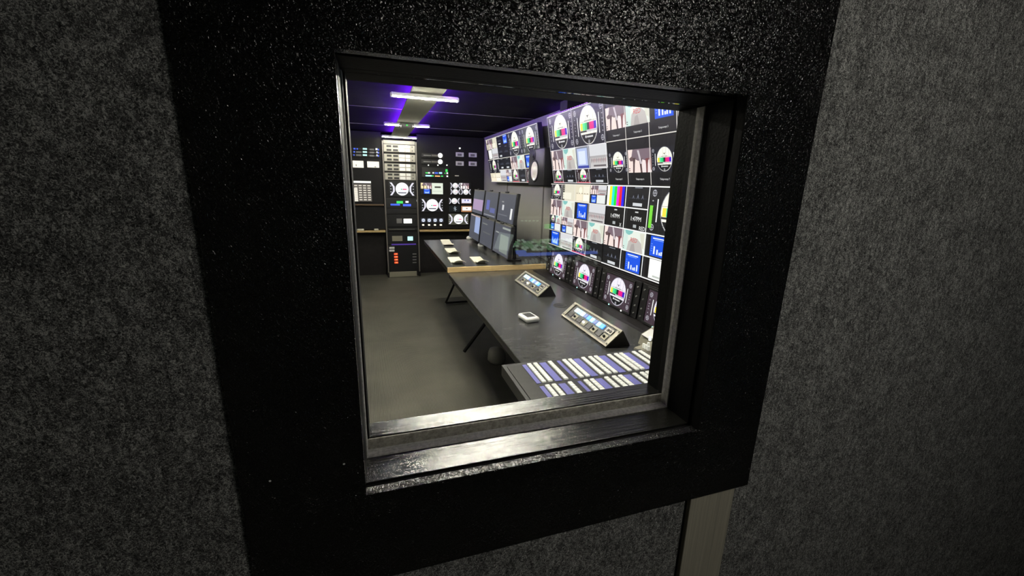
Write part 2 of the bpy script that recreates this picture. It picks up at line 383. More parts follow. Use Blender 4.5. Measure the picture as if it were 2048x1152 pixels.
def t_legs(s, bg=(238, 218, 212)):
    s.rect(0, 0, 1, 1, bg); s.rect(.62, 0, 1, 1, (236, 222, 222))
    b = (120, 102, 112); d = (82, 60, 62)
    s.poly([(.22, 0), (1, 0), (1, .42), (.82, .52), (.62, .44), (.45, .5), (.32, .42), (.2, .5), (.12, .46), (.16, .3)], b)
    s.poly([(.05, .38), (.16, .3), (.24, .36), (.2, .5), (.1, .5)], (105, 82, 84))
    s.poly([(.22, .36), (.34, .36), (.3, .62), (.27, 1), (.2, 1), (.22, .62)], d)
    s.poly([(.5, .42), (.64, .4), (.6, .66), (.62, 1), (.55, 1), (.52, .68)], d)
    s.poly([(.76, .42), (.9, .4), (.86, .64), (.84, 1), (.78, 1), (.78, .66)], (120, 68, 70))
    s.poly([(.92, .4), (1, .38), (1, .9), (.95, .9)], (150, 90, 88))
    s.poly([(.42, .05), (.5, .05), (.62, .62), (.55, .64)], (200, 190, 196))
    for i in range(2): s.rect(.03, .8 + i * .09, .08, .84 + i * .09, (70, 50, 50))
def t_red(s, big=True):
    s.rect(0, 0, 1, 1, (226, 232, 222)); s.rect(0, 0, .22, 1, (205, 226, 218))
    s.poly([(.05, 0), (.46, 0), (.4, .16), (.26, .26), (.12, .2)], (130, 190, 186))
    s.poly([(.2, 1), (.26, .55), (.4, .38), (.66, .36), (.84, .55), (.92, 1)], (188, 182, 178))
    s.poly([(.34, 1), (.4, .66), (.52, .6), (.6, 1)], (168, 160, 158))
    s.poly([(.74, .1), (.98, .06), (1, .8), (.86, .7)], (214, 214, 198))
    s.txt('RED', .5, .45, .2, (205, 70, 66), .5)
    for i in range(2): s.rect(.03, .8 + i * .09, .08, .84 + i * .09, (90, 80, 80))
def t_rainbow(s):
    cols = [(252, 252, 240), (240, 235, 20), (30, 225, 220), (20, 225, 30), (235, 30, 220), (235, 20, 40), (30, 20, 230), (6, 6, 10)]
    for i, c in enumerate(cols): s.rect(i / 8, 0, (i + 1) / 8, 1, c); s.k -= 1
def t_blue(s, bars=True):
    s.rect(0, 0, 1, 1, (8, 8, 14)); s.rect(.2, .07, .86, .93, (18, 82, 225))
    s.rect(.28, .14, .76, .19, (220, 230, 255)); s.rect(.34, .22, .7, .25, (120, 160, 245))
    if bars:
        for i, (x, h) in enumerate([(.34, .34), (.46, .22), (.55, .12), (.62, .16), (.72, .3)]): s.rect(x, .84 - h, x + .055, .84, (225, 235, 255)); s.k -= 1
        for i in range(4): s.rect(.24, .4 + i * .1, .29, .43 + i * .1, (120, 160, 250)); s.k -= 1
    else:
        s.poly([(.3, .4), (.42, .72), (.53, .5), (.62, .72), (.76, .4), (.76, .84), (.3, .84)], (170, 205, 255))
def t_dark(s, btn=True):
    s.rect(0, 0, 1, 1, (10, 11, 17)); c = (112, 118, 135)
    s.rect(.34, .07, .66, .1, (150, 155, 165)); s.rect(.1, .55, .9, .562, (60, 66, 84))
    for x, h in ((.3, .14), (.5, .2), (.7, .17)):
        s.poly([(x - .05, .6), (x, .55 - h), (x + .05, .6), (x, .5)], c); s.k -= 1
    s.k += 1
    if btn: s.rect(.3, .76, .7, .9, (205, 208, 212))
def t_land(s):
    s.rect(0, 0, 1, 1, (212, 212, 216)); s.rect(0, .5, 1, 1, (196, 192, 192)); s.rect(0, .47, 1, .56, (170, 166, 168))
    for i in range(9): x = .05 + .1 * i; s.poly([(x, .62), (x + .05, .55), (x + .09, .66), (x + .02, .8)], (150 + 8 * (i % 3), 140, 142)); s.k -= 1
    s.k += 1; s.rect(.2, .86, .9, .93, (96, 88, 92))
def t_haze(s):
    s.rect(0, 0, 1, 1, (120, 124, 140)); s.rect(.1, .08, .84, .9, (176, 190, 228)); s.rect(.2, .2, .7, .8, (214, 224, 246)); s.rect(.1, .86, .9, .97, (60, 70, 160))
def t_clock(s, corner):
    s.rect(0, 0, 1, 1, (9, 9, 10)); s.rect(.44, .14, .58, .2, (200, 200, 200)); s.txt('1:47PM', .5, .47, .2, (252, 252, 252), .66)
    s.rect(.4, .74, .54, .88, (165, 170, 172)); s.txt(corner, .8, .86, .17, (240, 240, 240), .3)
def t_white(s): s.rect(0, 0, 1, 1, (12, 8, 10)); s.rect(.24, .06, .92, .92, (252, 252, 246)); s.rect(.4, .76, .68, .84, (190, 195, 190))
def t_list(s):
    s.rect(0, 0, 1, 1, (218, 212, 192)); s.rect(0, 0, .16, 1, (70, 70, 64)); s.rect(.03, .5, .7, .9, (236, 232, 214))
    for i in range(6): s.rect(.05, .1 + .13 * i, .12, .15 + .13 * i, (190, 186, 170)); s.k -= 1
def t_washed(s):
    s.rect(0, 0, 1, 1, (222, 214, 190)); s.ell(.36, .34, .2, (246, 240, 218)); s.rect(.55, .1, .95, .5, (236, 230, 212)); s.rect(.1, .55, .5, .92, (238, 226, 202)); s.rect(.56, .56, .96, .92, (244, 240, 228))
    for i in range(5): s.rect(.08 + .18 * i, .49, .16 + .18 * i, .53, (150, 130, 110)); s.k -= 1
def t_multi(s, chart=False):
    s.rect(0, 0, 1, 1, (20, 22, 24))
    if chart: s.sub(.02, .02, .5, .5, t_chart)
    else: s.sub(.02, .02, .5, .5, t_legs)
    s.sub(.5, .02, .98, .5, t_red if chart else t_land)
    s.sub(.02, .52, .46, .98, t_blue, False)
    s.k += 40; s.rect(.48, .52, .97, .96, (226, 230, 228)); s.rect(.5, .48, .9, .5, (170, 40, 50))
def t_prompt(s, n, fn, *a):
    s.rect(0, 0, 1, 1, (11, 11, 15)); s.sub(0, .24, 1, .74, fn, *a); s.k += 40
    s.txt('Teleprompt %d' % n, .52, .885, .05, (235, 235, 235), .4)
def lines(s, us, vs, c=(235, 232, 236), t=.004):
    s.k = 60
    k = s.h / s.w
    for u in us: s.rect(u[0] - t * k, u[1], u[0] + t * k, u[2], c)
    for v in vs: s.rect(v[1], v[0] - t, v[2], v[0] + t, c)
    s.k = 0

# ================================================================== SETTING
WY, GY, IY = .55, .653, .71            # casing face, glass, inner face of the window wall
OX0, OX1, OZ0, OZ1 = -.032, .562, 1.053, 1.640
XL, XR, YB, YF, ZC = -.72, 1.72, -2.6, 7.3, 2.175
XB = 2.7   # right wall of the audio booth

fl = MB(); fl.box((XL - .1, YB - .1, -.08), (XB + .1, YF + .1, 0)); tag(fl.build('floor', M['floor']), kind='structure')
ce = MB(); ce.box((XL - .1, YB - .1, ZC), (XB + .1, YF + .1, ZC + .06)); ceil = tag(ce.build('ceiling', M['ceil']), kind='structure')
sm = MB()
for y in (4.52, 2.9, 5.9): sm.box((XL, y - .004, ZC - .004), (XR, y + .004, ZC))
sm.build('panel_seam', M['railgrey'], ceil)
w = MB(); w.box((XL - .1, YB, 0), (XL, YF, ZC)); tag(w.build('wall_left', M['wallgrey']), kind='structure')
w = MB(); w.box((XR, IY, 0), (XR + .1, YF, ZC)); wr = tag(w.build('wall_right', M['wallpale']), kind='structure')
sm = MB()
for y in (5.45, 4.18): sm.box((XR - .008, y - .012, .5), (XR, y + .012, 1.75))
sm.build('panel_joint', M['railgrey'], wr)
w = MB(); w.box((XL, YF, 0), (XR, YF + .1, ZC)); tag(w.build('wall_far', M['blackwall']), kind='structure')
w = MB(); w.box((XB, YB, 0), (XB + .1, IY, ZC)); tag(w.build('wall_booth_right', M['blackwall']), kind='structure')
w = MB(); w.box((XL, YB - .1, 0), (XB, YB, ZC)); tag(w.build('wall_back', M['blackwall']), kind='structure')
# felt covered window wall with its opening
CX0, CX1, CZ0, CZ1 = OX0 - .155, OX1 + .155, OZ0 - .157, OZ1 + .155
SX0, SX1 = .581, .694
w = MB()
F0 = WY + .008
w.box((XL, F0, 0), (OX0 - .02, IY, ZC)); w.box((OX1 + .02, F0, OZ0 - .02), (XB, IY, ZC))
w.box((OX0 - .02, F0, OZ1 + .02), (OX1 + .02, IY, ZC))
w.box((OX0 - .02, F0, 0), (SX0 - .016, IY, OZ0 - .02)); w.box((SX1, F0, 0), (XB, IY, OZ0 - .02)); w.box((SX0 - .016, F0 + .012, 0), (SX1, IY, OZ0 - .02), 1)
tag(w.build('wall_front', [M['felt'], M['groove']]), kind='structure')
w = MB(); w.box((SX0, F0, 0), (SX1, F0 + .011, CZ0 + .06), bev=.001); tag(w.build('trim_1', M['alu']), 'brushed metal cover strip under the lower right of the black window casing', 'trim', kind='structure')
win = thing('window_1', 'black framed viewing window into the control room', 'window', (.265, WY, OZ0 - .16), kind='structure')
# casing: rails run through, stiles between
for nm, a, b in (('casing_board', (CX0, WY, OZ1), (CX1, WY + .017, CZ1)), ('casing_board', (CX0, WY, CZ0), (CX1, WY + .017, OZ0)),
                 ('casing_board', (CX0, WY, OZ0 + .0001), (OX0, WY + .017, OZ1 - .0001)), ('casing_board', (OX1, WY, OZ0 + .0001), (CX1, WY + .017, OZ1 - .0001))):
    q = MB(); q.box(a, b, bev=.0004); q.build(nm, M['casing'], win)
def frame_ring(name, y0, y1, d, mats, sides='blrt', t=.02):
    """lining of the opening, d = how far it stands into the opening"""
    for sd in sides:
        q = MB(); e = .0006
        if sd == 'b': q.box((OX0 - .015, y0, OZ0 - t), (OX1 + .015, y1, OZ0 + d), bev=e)
        if sd == 't': q.box((OX0 - .015, y0, OZ1 - d), (OX1 + .015, y1, OZ1 + t), bev=e)
        if sd == 'l': q.box((OX0 - t, y0, OZ0 + d), (OX0 + d, y1, OZ1 - d), bev=e)
        if sd == 'r': q.box((OX1 - d, y0, OZ0 + d), (OX1 + t, y1, OZ1 - d), bev=e)
        q.build(name, mats[sd] if isinstance(mats, dict) else mats, win)
frame_ring('groove', WY + .0175, .577, -.004, M['groove'])
frame_ring('sill_board', .577, .638, 0, M['sill'], 'b'); frame_ring('jamb_board', .577, .638, 0, M['jamb'], 'lrt')
frame_ring('gasket', .6385, .6585, .002, M['gasket'], 'blr'); frame_ring('gasket', .6385, .6585, .0, M['jamb'], 't')
q = MB(); q.box((OX0 - .015, .6595, OZ0 - .02), (OX1 + .015, .6635, OZ0 + .0195), bev=.001); q.build('glazing_seal', M['seal'], win)
q = MB(); q.box((OX0 - .015, .6645, OZ0 - .02), (OX1 + .015, IY, OZ0 + .0205), bev=.0008); q.build('sill_board', M['sill'], win)
frame_ring('jamb_board', .6595, IY, .0, M['jamb'], 'rt')
q = MB(); q.box((OX0 - .02, .6595, OZ0 + .021), (OX0 + .005, IY, OZ1 - .0005), bev=.0006); q.build('jamb_board', M['jamb'], win)
q = MB(); q.box((OX0 + .0022, .650, OZ0 + .0022), (OX1 - .0022, .656, OZ1 - .0002)); q.build('glass_pane', M['glass'], win)

frame_ring('added_dark_liner', WY + .0006, WY + .0172, .0007, M['jamb'], 'r')  # thin matt liner added so the right return reflects no light bars
# dark wall column beside the monitor wall
w = MB(); w.box((1.56, 3.36, .0), (XR, 3.5, ZC)); tag(w.build('trim_2', M['blackwall']), kind='structure')

# ================================================================== CEILING
tray = thing('ceiling_raceway', 'grey cable raceway along the ceiling between two violet light strips', 'raceway', (.40, 4.0, 2.1))
q = MB(); q.box((.295, .9, 2.106), (.525, 6.7, 2.116), bev=.002); q.build('cover', M['tray'], tray)
q = MB(); q.box((.36, .9, 2.116), (.46, 6.7, ZC)); q.build('mount', M['blkm'], tray)
for x in (.318, .510):
    q = MB(); q.box((x, .9, 2.117), (x + .008, 6.7, 2.120)); q.build('led_strip', M['e_purple'], tray)
def light_bar(y, label, m_on, m_spot, x0=.165, x1=.645, gap=None, z=2.085, name='ceiling_light'):
    t = thing(name, label, 'light', ((x0 + x1) / 2, y, z), 'white ceiling light bars')
    segs = [(x0, x1)] if not gap else [(x0, gap[0]), (gap[1], x1)]
    for a, b in segs:
        q = MB(); q.box((a, y - .024, z - .003), (b, y + .024, z + .0195), bev=.002); q.build('housing', M['cleartube'], t)
        q = MB(); q.prism([(y + .009 * math.cos(math.radians(k * 22.5)), z - .001 - .009 * math.sin(math.radians(k * 22.5))) for k in range(9)], 'x', a + .008, b - .008); tb = q.build('tube', m_on, t)
        n = max(2, int((b - a) / .09)); 
        for i in range(n):
            x = a + (b - a) * (i + .5) / n
            q = MB(); q.lathe((x, y, z - .009), (0, 0, -1), [(.0, .004), (.004, .003), (.006, .001)], 10); q.build('led', m_spot, tb)
        for x in (a, b): q = MB(); q.box((x - .008, y - .015, z - .012), (x + .008, y + .015, z + .018), bev=.004); q.build('end_cap', M['cleartube'], t)
    return t
light_bar(2.05, 'white light bar hidden above the window head, nearest the glass', M['e_white'], M['e_spot'], x0=.30, x1=.84)
light_bar(3.33, 'white light bar across the raceway, largest one seen through the window', M['e_white'], M['e_spot'])
light_bar(5.02, 'white light bar broken by the grey sensor in its middle', M['e_white'], M['e_spot'], gap=(.325, .475))
light_bar(6.44, 'white light bar above the silver servers at the far end', M['e_dim'], M['e_dim'])
t = thing('ceiling_sensor', 'small grey ceiling sensor with a green light in the middle of a light bar', 'sensor', (.40, 5.02, 2.085))
q = MB(); q.box((.335, 4.985, 2.062), (.465, 5.055, 2.105), bev=.008, seg=2); q.build('body', M['grey'], t)
q = MB(); q.cyl((.40, 4.984, 2.082), (.40, 4.978, 2.082), .009); q.build('indicator', M['e_green'], t)
light_bar(-.42, 'white ceiling light behind the camera in the audio room', M['e_audio'], M['e_audio'], x0=.52, x1=1.08)

# ================================================================== MONITOR WALL
def wall_monitor(label, x, ztop, zbot, yfar, ynear, tilt, paint, group='wall monitors on the right side'):
    """screen facing -x; x, zbot = lower edge, tilt = degrees leaning towards the room at the top"""
    ta = math.radians(tilt); h = (ztop - zbot) / math.cos(ta); wdt = yfar - ynear
    top = Vector((x - math.tan(ta) * (ztop - zbot), yfar, ztop)); V = Vector((math.sin(ta), 0, -math.cos(ta))); U = Vector((0, -1, 0))
    N = V.cross(U)
    t = thing('wall_monitor', label, 'monitor', (x + .03, (yfar + ynear) / 2, zbot), group)
    mx = Matrix((( 0, V.x, N.x, top.x), (-1, V.y, N.y, top.y), (0, V.z, N.z, top.z), (0, 0, 0, 1)))   # local: x = along, y = down, z = out
    b = MB(); e = .006
    b.box((-e, -e, -.045), (wdt + e, h + e, -.003), bev=.003, mx=mx); b.build('housing', M['blk'], t)
    b = MB()
    for a, c in (((-e, -e, -.003), (wdt + e, 0, .002)), ((-e, h, -.003), (wdt + e, h + e, .002)), ((-e, 0, -.003), (0, h, .002)), ((wdt, 0, -.003), (wdt + e, h, .002))): b.box(a, c, mx=mx)
    b.build('bezel', M['blk'], t)
    b = MB(); bx0 = mx @ Vector((wdt * .35, h * .4, -.045)); b.box((bx0.x - .002, bx0.y - wdt * .3, bx0.z - .1), (max(XR, bx0.x + .02) - .001, bx0.y, bx0.z + .06)); b.build('bracket', M['blkm'], t)
    s = Scr(top + N * .0, U, V, wdt, h); paint(s); s.build('screen', t)
    return t
def pa(s):
    t_plain(s, (14, 14, 22))
    s.sub(0, 0, .5, .505, t_chart, (30, 26, 52)); s.sub(.5, 0, 1, .505, t_chart, (26, 25, 38))
    s.sub(0, .505, .25, .8, t_legs); s.sub(.25, .505, .5, .8, t_red); s.sub(.5, .505, .735, .8, t_haze); s.sub(.735, .505, 1, .8, t_land)
    s.sub(0, .8, .22, 1, t_chart, (40, 20, 26), True); s.sub(.22, .8, .48, 1, t_dark); s.sub(.48, .8, .72, 1, t_chart, (40, 20, 26), True); s.sub(.72, .8, 1, 1, t_dark)
    lines(s, [(.003, 0, 1), (.5, 0, .505), (.5, .505, .8), (.735, .505, .8), (.22, .8, 1), (.48, .8, 1), (.72, .8, 1), (.997, 0, 1)], [(.004, 0, 1), (.505, 0, 1), (.8, 0, 1), (.994, 0, 1)])
def pb(s):
    t_plain(s, (11, 11, 15))
    r = [(t_legs,), (t_red,), (t_blue,), (t_land,)]; r2 = [(t_chart,), (t_legs,), (t_chart,), (t_red,)]
    for i in range(4):
        s.sub(i / 4, 0, i / 4 + .25, .5, t_prompt, i + 1, *r[i]); s.sub(i / 4, .5, i / 4 + .25, 1, t_prompt, i + 5, *r2[i])
    lines(s, [(.25, 0, 1), (.5, 0, 1), (.75, 0, 1)], [(.5, 0, 1)], (225, 220, 214), .005)
def pc(s):
    t_plain(s, (12, 12, 14)); U = [0, .175, .39, .655, 1]; V = [0, .25, .5, .75, 1]
    # foreshortening is left to the camera: four equal columns
    U = [0, .25, .5, .75, 1]
    g = [[(t_chart, (40, 34, 40)), (t_list,), (t_washed,), (t_multi,)], [(t_legs,), (t_red,), (t_blue,), (t_land,)], [(t_multi, True), (t_multi,), (t_legs,), (t_red,)], [(t_blue, False), (t_land,), (t_chart, (30, 26, 30), True), (t_dark,)]]
    for j in range(4):
        for i in range(4): s.sub(U[i], V[j], U[i + 1], V[j + 1], *g[j][i])
    lines(s, [(q, 0, 1) for q in (.25, .5, .75)], [(q, 0, 1) for q in (.006, .25, .5, .75, .992)], (240, 234, 228), .004)
def pd(s):
    t_plain(s, (10, 10, 12))
    s.sub(0, 0, .25, .25, t_rainbow); s.sub(.25, 0, .5, .25, t_dark); s.sub(.5, 0, 1, .5, t_chart, (18, 18, 22)); s.k = 40; s.rect(.515, .2, .545, .44, (120, 215, 60)); s.k = 1
    s.sub(0, .25, .25, .5, t_clock, 'X'); s.sub(.25, .25, .5, .5, t_clock, 'RED')
    s.sub(0, .5, .25, .75, t_legs); s.sub(.25, .5, .5, .75, t_red); s.sub(.5, .5, .75, .75, t_blue); s.sub(.75, .5, 1, .75, t_land)
    s.sub(0, .75, .25, 1, t_dark); s.sub(.25, .75, .5, 1, t_blue); s.sub(.5, .75, .75, 1, t_white); s.sub(.75, .75, 1, 1, t_dark)
    lines(s, [(.25, 0, 1), (.5, 0, 1), (.75, .5, 1)], [(.004, 0, 1), (.25, 0, .5), (.5, 0, 1), (.75, .25, 1), (.994, 0, 1)], (248, 248, 246), .0065)
wall_monitor('upper wall monitor with two big white circle test charts side by side on top', 1.457, 2.012, 1.508, 3.305, 2.433, 10, pa)
wall_monitor('upper wall monitor nearest the window with prompter tiles over black bands', 1.457, 2.012, 1.508, 2.423, 1.551, 10, pb)
wall_monitor('lower wall monitor farther from the window showing a four by four grid of tiles', 1.468, 1.5, .985, 3.387, 2.474, 0, pc)
wall_monitor('lower wall monitor nearest the window with rainbow bars and 1:47PM clocks', 1.468, 1.5, .985, 2.466, 1.553, 0, pd)
def pf1(s):
    t_plain(s, (16, 16, 20))
    s.sub(0, 0, .29, .235, t_legs, (226, 218, 200)); s.sub(.29, 0, .524, .235, t_list); s.sub(.524, 0, .764, .2, t_dark); s.sub(.764, 0, 1, .2, t_blue, False)
    s.sub(0, .235, .24, .47, t_white); s.sub(.24, .235, .524, .47, t_land); s.sub(.53, .2, .76, .47, t_dark); s.sub(.76, .22, 1, .47, t_dark, False)
    s.sub(0, .48, .52, .79, t_chart); s.sub(.52, .48, .75, .72, t_dark); s.sub(.75, .48, 1, .72, t_dark); s.sub(.0, .79, .5, .99, t_washed); s.sub(.5, .73, .76, .99, t_land); s.sub(.76, .73, 1, .99, t_multi)
    lines(s, [], [(.004, 0, 1), (.475, 0, 1), (.725, .5, 1), (.994, 0, 1)], (220, 216, 206), .006)
def pf2(s):
    t_plain(s, (20, 20, 26))
    s.sub(.0, 0, .5, .47, t_chart, (40, 42, 52)); s.sub(.5, 0, 1, .47, t_chart, (66, 72, 66))
    s.sub(0, .48, .25, .73, t_legs); s.sub(.25, .48, .51, .73, t_red); s.sub(.51, .48, .72, .73, t_blue, False); s.sub(.72, .48, 1, .73, t_land)
    s.sub(0, .73, .25, 1, t_chart, (60, 40, 44), True); s.sub(.25, .73, .51, 1, t_dark); s.sub(.51, .73, .8, 1, t_chart, (60, 40, 44), True); s.sub(.8, .73, 1, 1, t_dark)
    lines(s, [(.996, 0, 1), (.25, .73, 1), (.51, .73, 1)], [(.004, 0, 1), (.475, 0, 1), (.73, 0, 1), (.994, 0, 1)], (214, 210, 204), .006)
wall_monitor('far wall monitor at the end of the row, left of the black loudspeaker', 1.638, 2.063, 1.505, 5.95, 4.97, 9.5, pf1)
wall_monitor('far wall monitor partly behind the black loudspeaker', 1.638, 2.063, 1.505, 4.96, 3.985, 9.5, pf2)
# violet LED strip above the big monitors
t = thing('light_strip', 'violet LED strip along the top edge of the far upper wall monitor', 'light', (1.40, 3.0, 2.02))
q = MB(); q.box((1.385, 2.44, 2.019), (1.40, 3.31, 2.026)); q.build('channel', M['blkm'], t)
q = MB()
for i in range(24): y = 3.30 - i * .035; q.box((1.379, y - .009, 2.018), (1.386, y + .009, 2.026))
q.build('led_row', M['e_purplesoft'], t)
t = thing('light_strip', 'violet LED strip on the wall between the far monitors and the big monitors', 'light', (1.70, 3.75, 2.05))
q = MB(); q.box((1.705, 3.52, 2.08), (XR - .001, 3.97, 2.09)); q.build('channel', M['blkm'], t)
q = MB(); q.box((1.70, 3.52, 2.091), (1.712, 3.97, 2.097)); q.build('led_row', M['e_violetwall'], t)
# loudspeaker
sx = 1.45
sp = thing('loudspeaker', 'black studio loudspeaker with a pale cone in front of the far monitors', 'loudspeaker', (sx + .1, 3.78, 1.5))
def sp_p(px, py): return at_x(px, py, sx)
c1 = sp_p(1069.5, 342); c2 = sp_p(1067, 312); y0 = sp_p(1087, 335).y; y1 = sp_p(1057, 335).y
q = MB(); q.box((sx, y0, 1.475), (sx + .2, y1, 1.81), bev=.012, seg=2); q.build('cabinet', M['blk'], sp)
q = MB(); q.lathe((sx - .001, c1.y, c1.z), (-1, 0, 0), [(.102, .0), (.1, .006), (.09, .008), (.082, .004)], 28); q.build('surround', M['blk'], sp)
q = MB(); q.lathe((sx - .003, c1.y, c1.z), (-1, 0, 0), [(.084, .003), (.06, -.001), (.036, .0), (.03, .012), (.0, .016)], 28); q.build('woofer_cone', M['cream'], sp)
q = MB(); q.lathe((sx - .001, c2.y, c2.z), (-1, 0, 0), [(.062, .0), (.056, .004), (.02, -.001), (.015, .006), (0, .009)], 24); q.build('tweeter', M['blkm'], sp)
p = sp_p(1068.5, 359.5); q = MB(); q.cyl((sx + .001, p.y, p.z), (sx - .006, p.y, p.z), .017); q.build('power_light', M['e_led'], sp)
q = MB(); q.box((sx + .19, (y0 + y1) / 2 - .03, 1.6), (XR - .001, (y0 + y1) / 2 + .03, 1.66)); q.build('bracket', M['blkm'], sp)

# ================================================================== DESK
DZ = .74; FZ = .785
desk = thing('desk', 'long dark laminate desk along the monitor wall, nearest the window', 'desk', (1.0, 2.3, 0))
q = MB(); q.box((.577, .80, DZ - .008), (1.44, 3.455, DZ), bev=.0015); q.build('worktop', M['desk'], desk)
q = MB(); q.box((.583, .80, DZ - .045), (1.44, 3.455, DZ - .008), bev=.001); q.build('front_edge', M['deskside'], desk)
def tri_leg(y, parent):
    b = MB(); X0, X1 = .60, 1.25
    r = .016
    b.box((.60, y - r, DZ - .078), (1.3, y + r, DZ - .047))
    a = Vector((.70, y, .03)); u = Vector((1.2, y, DZ - .06)); w_ = Vector((1.36, y, .03)); k = Vector((.64, y, DZ - .06))
    b.cyl(u, a, r, n=8); b.cyl(w_, (1.36, y, DZ - .06), r, n=8)
    return b.build('leg_frame', M['blkm'], parent)
tri_leg(3.40, desk)
q = MB(); q.box((1.38, .8, 0.0), (1.43, 3.455, DZ - .046)); q.build('back_panel', M['blackwall'], desk)
fd = thing('desk', 'raised far desk with a pale plywood front edge', 'desk', (1.0, 4.3, 0))
q = MB(); q.box((.572, 3.478, FZ - .008), (1.56, 5.2, FZ), bev=.0015); q.build('worktop', M['desk'], fd)
q = MB(); q.box((.572, 3.458, DZ + .001), (1.56, 3.477, FZ), bev=.0015); q.build('plywood_edge', M['ply'], fd)
q = MB(); q.box((.576, 3.478, FZ - .043), (1.56, 5.2, FZ - .008)); q.build('front_edge', M['deskside'], fd)
def tri2(y, parent):
    b = MB(); r = .014
    a = Vector((.80, y, .02)); 
    b.cyl((1.02, y, .50), a, r, n=8); b.cyl((1.25, y, FZ - .05), (1.02, y, .50), r, n=8); b.cyl(a, (1.45, y, .02), r, n=8); b.cyl((1.45, y, .02), (1.45, y, FZ - .05), r, n=8); b.box((.6, y - .015, FZ - .075), (1.5, y + .015, FZ - .045))
    return b.build('leg_frame', M['blkm'], parent)
tri2(5.0, fd)
# black wedge shelf that carries the small monitors
q = MB(); q.prism([(1.325, DZ + .0005), (1.448, DZ + .0005), (1.448, .7455), (1.345, .7455)], 'y', 1.0, 3.40); q.build('rear_ledge', M['blackwall'], desk)
sh = MB(); sh.box((1.452, 1.0, DZ + .001), (1.466, 3.40, .975))
tag(sh.build('monitor_housing', M['blackwall']), 'long black console back that holds the four small chart monitors', 'console')
g = thing('cable_grommet', 'round cable grommet set in the dark desk between the two control panels', 'grommet', (1.11, 2.34, DZ))
c = at_z(1120, 611, DZ)
q = MB(); q.lathe((c.x, c.y, DZ + .0005), (0, 0, 1), [(.046, 0), (.045, .002), (.038, .002), (.037, .0005)], 28); q.build('rim', M['dgrey'], g)
q = MB(); q.lathe((c.x, c.y, DZ + .0005), (0, 0, 1), [(.037, .0005), (0, .0008)], 28); q.box((c.x - .02, c.y - .008, DZ + .001), (c.x + .02, c.y + .008, DZ + .0022)); q.build('lid', M['deskside'], g)

# four rack monitors
def rack_monitor(yc, label):
    t = thing('rack_monitor', label, 'monitor', (1.43, yc, .752), 'small chart monitors along the back of the desk')
    ta = math.radians(-5.5); V = Vector((math.sin(ta), 0, -math.cos(ta))); U = Vector((0, -1, 0)); N = V.cross(U)
    h = .184; wd = .306; bot = Vector((1.4165, yc + wd / 2, .763)); top = bot - V * h
    mx = Matrix(((0, V.x, N.x, top.x), (-1, V.y, N.y, top.y), (0, V.z, N.z, top.z), (0, 0, 0, 1)))
    b = MB(); b.box((-.066, -.02, -.008), (wd + .066, h + .014, -.002), bev=.002, mx=mx); rp = b.build('rack_plate', M['blkm'], t)
    b = MB(); e = .012
    for a, c in (((-e, -e, -.002), (wd + e, 0, .006)), ((-e, h, -.002), (wd + e, h + .0135, .006)), ((-e, 0, -.002), (0, h, .006)), ((wd, 0, -.002), (wd + e, h, .006))): b.box(a, c, mx=mx, bev=.0015)
    bz = b.build('bezel', M['blk'], t)
    s = Scr(top, U, V, wd, h); t_chart(s, (62, 48, 58), False, True); s.build('screen', t)
    for u in (.3, .76):
        b = MB(); p0 = mx @ Vector((wd * u, h + .0075, .006)); b.cyl(p0, p0 + N * .003, .0055, n=10); b.build('indicator', M['e_cyan'] if u < .5 else M['e_led'], bz)
    for u in (-.04, wd + .04):
        for v in (.015, .07, .125, .17):
            b = MB(); p0 = mx @ Vector((u, v, -.002)); b.cyl(p0, p0 + N * .006, .006, .0045, n=8); b.build('screw', M['grey'], rp)
    return t
rm = rack_monitor(2.181, 'small chart monitor in front of the nearer control panel')
for dy, lb in ((-.452, 'small chart monitor cut off by the right window jamb'), (.452, 'small chart monitor in front of the farther control panel'), (.9, 'small chart monitor farthest along the desk by the plywood edge')):
    dup(rm, (0, dy, 0), lb)

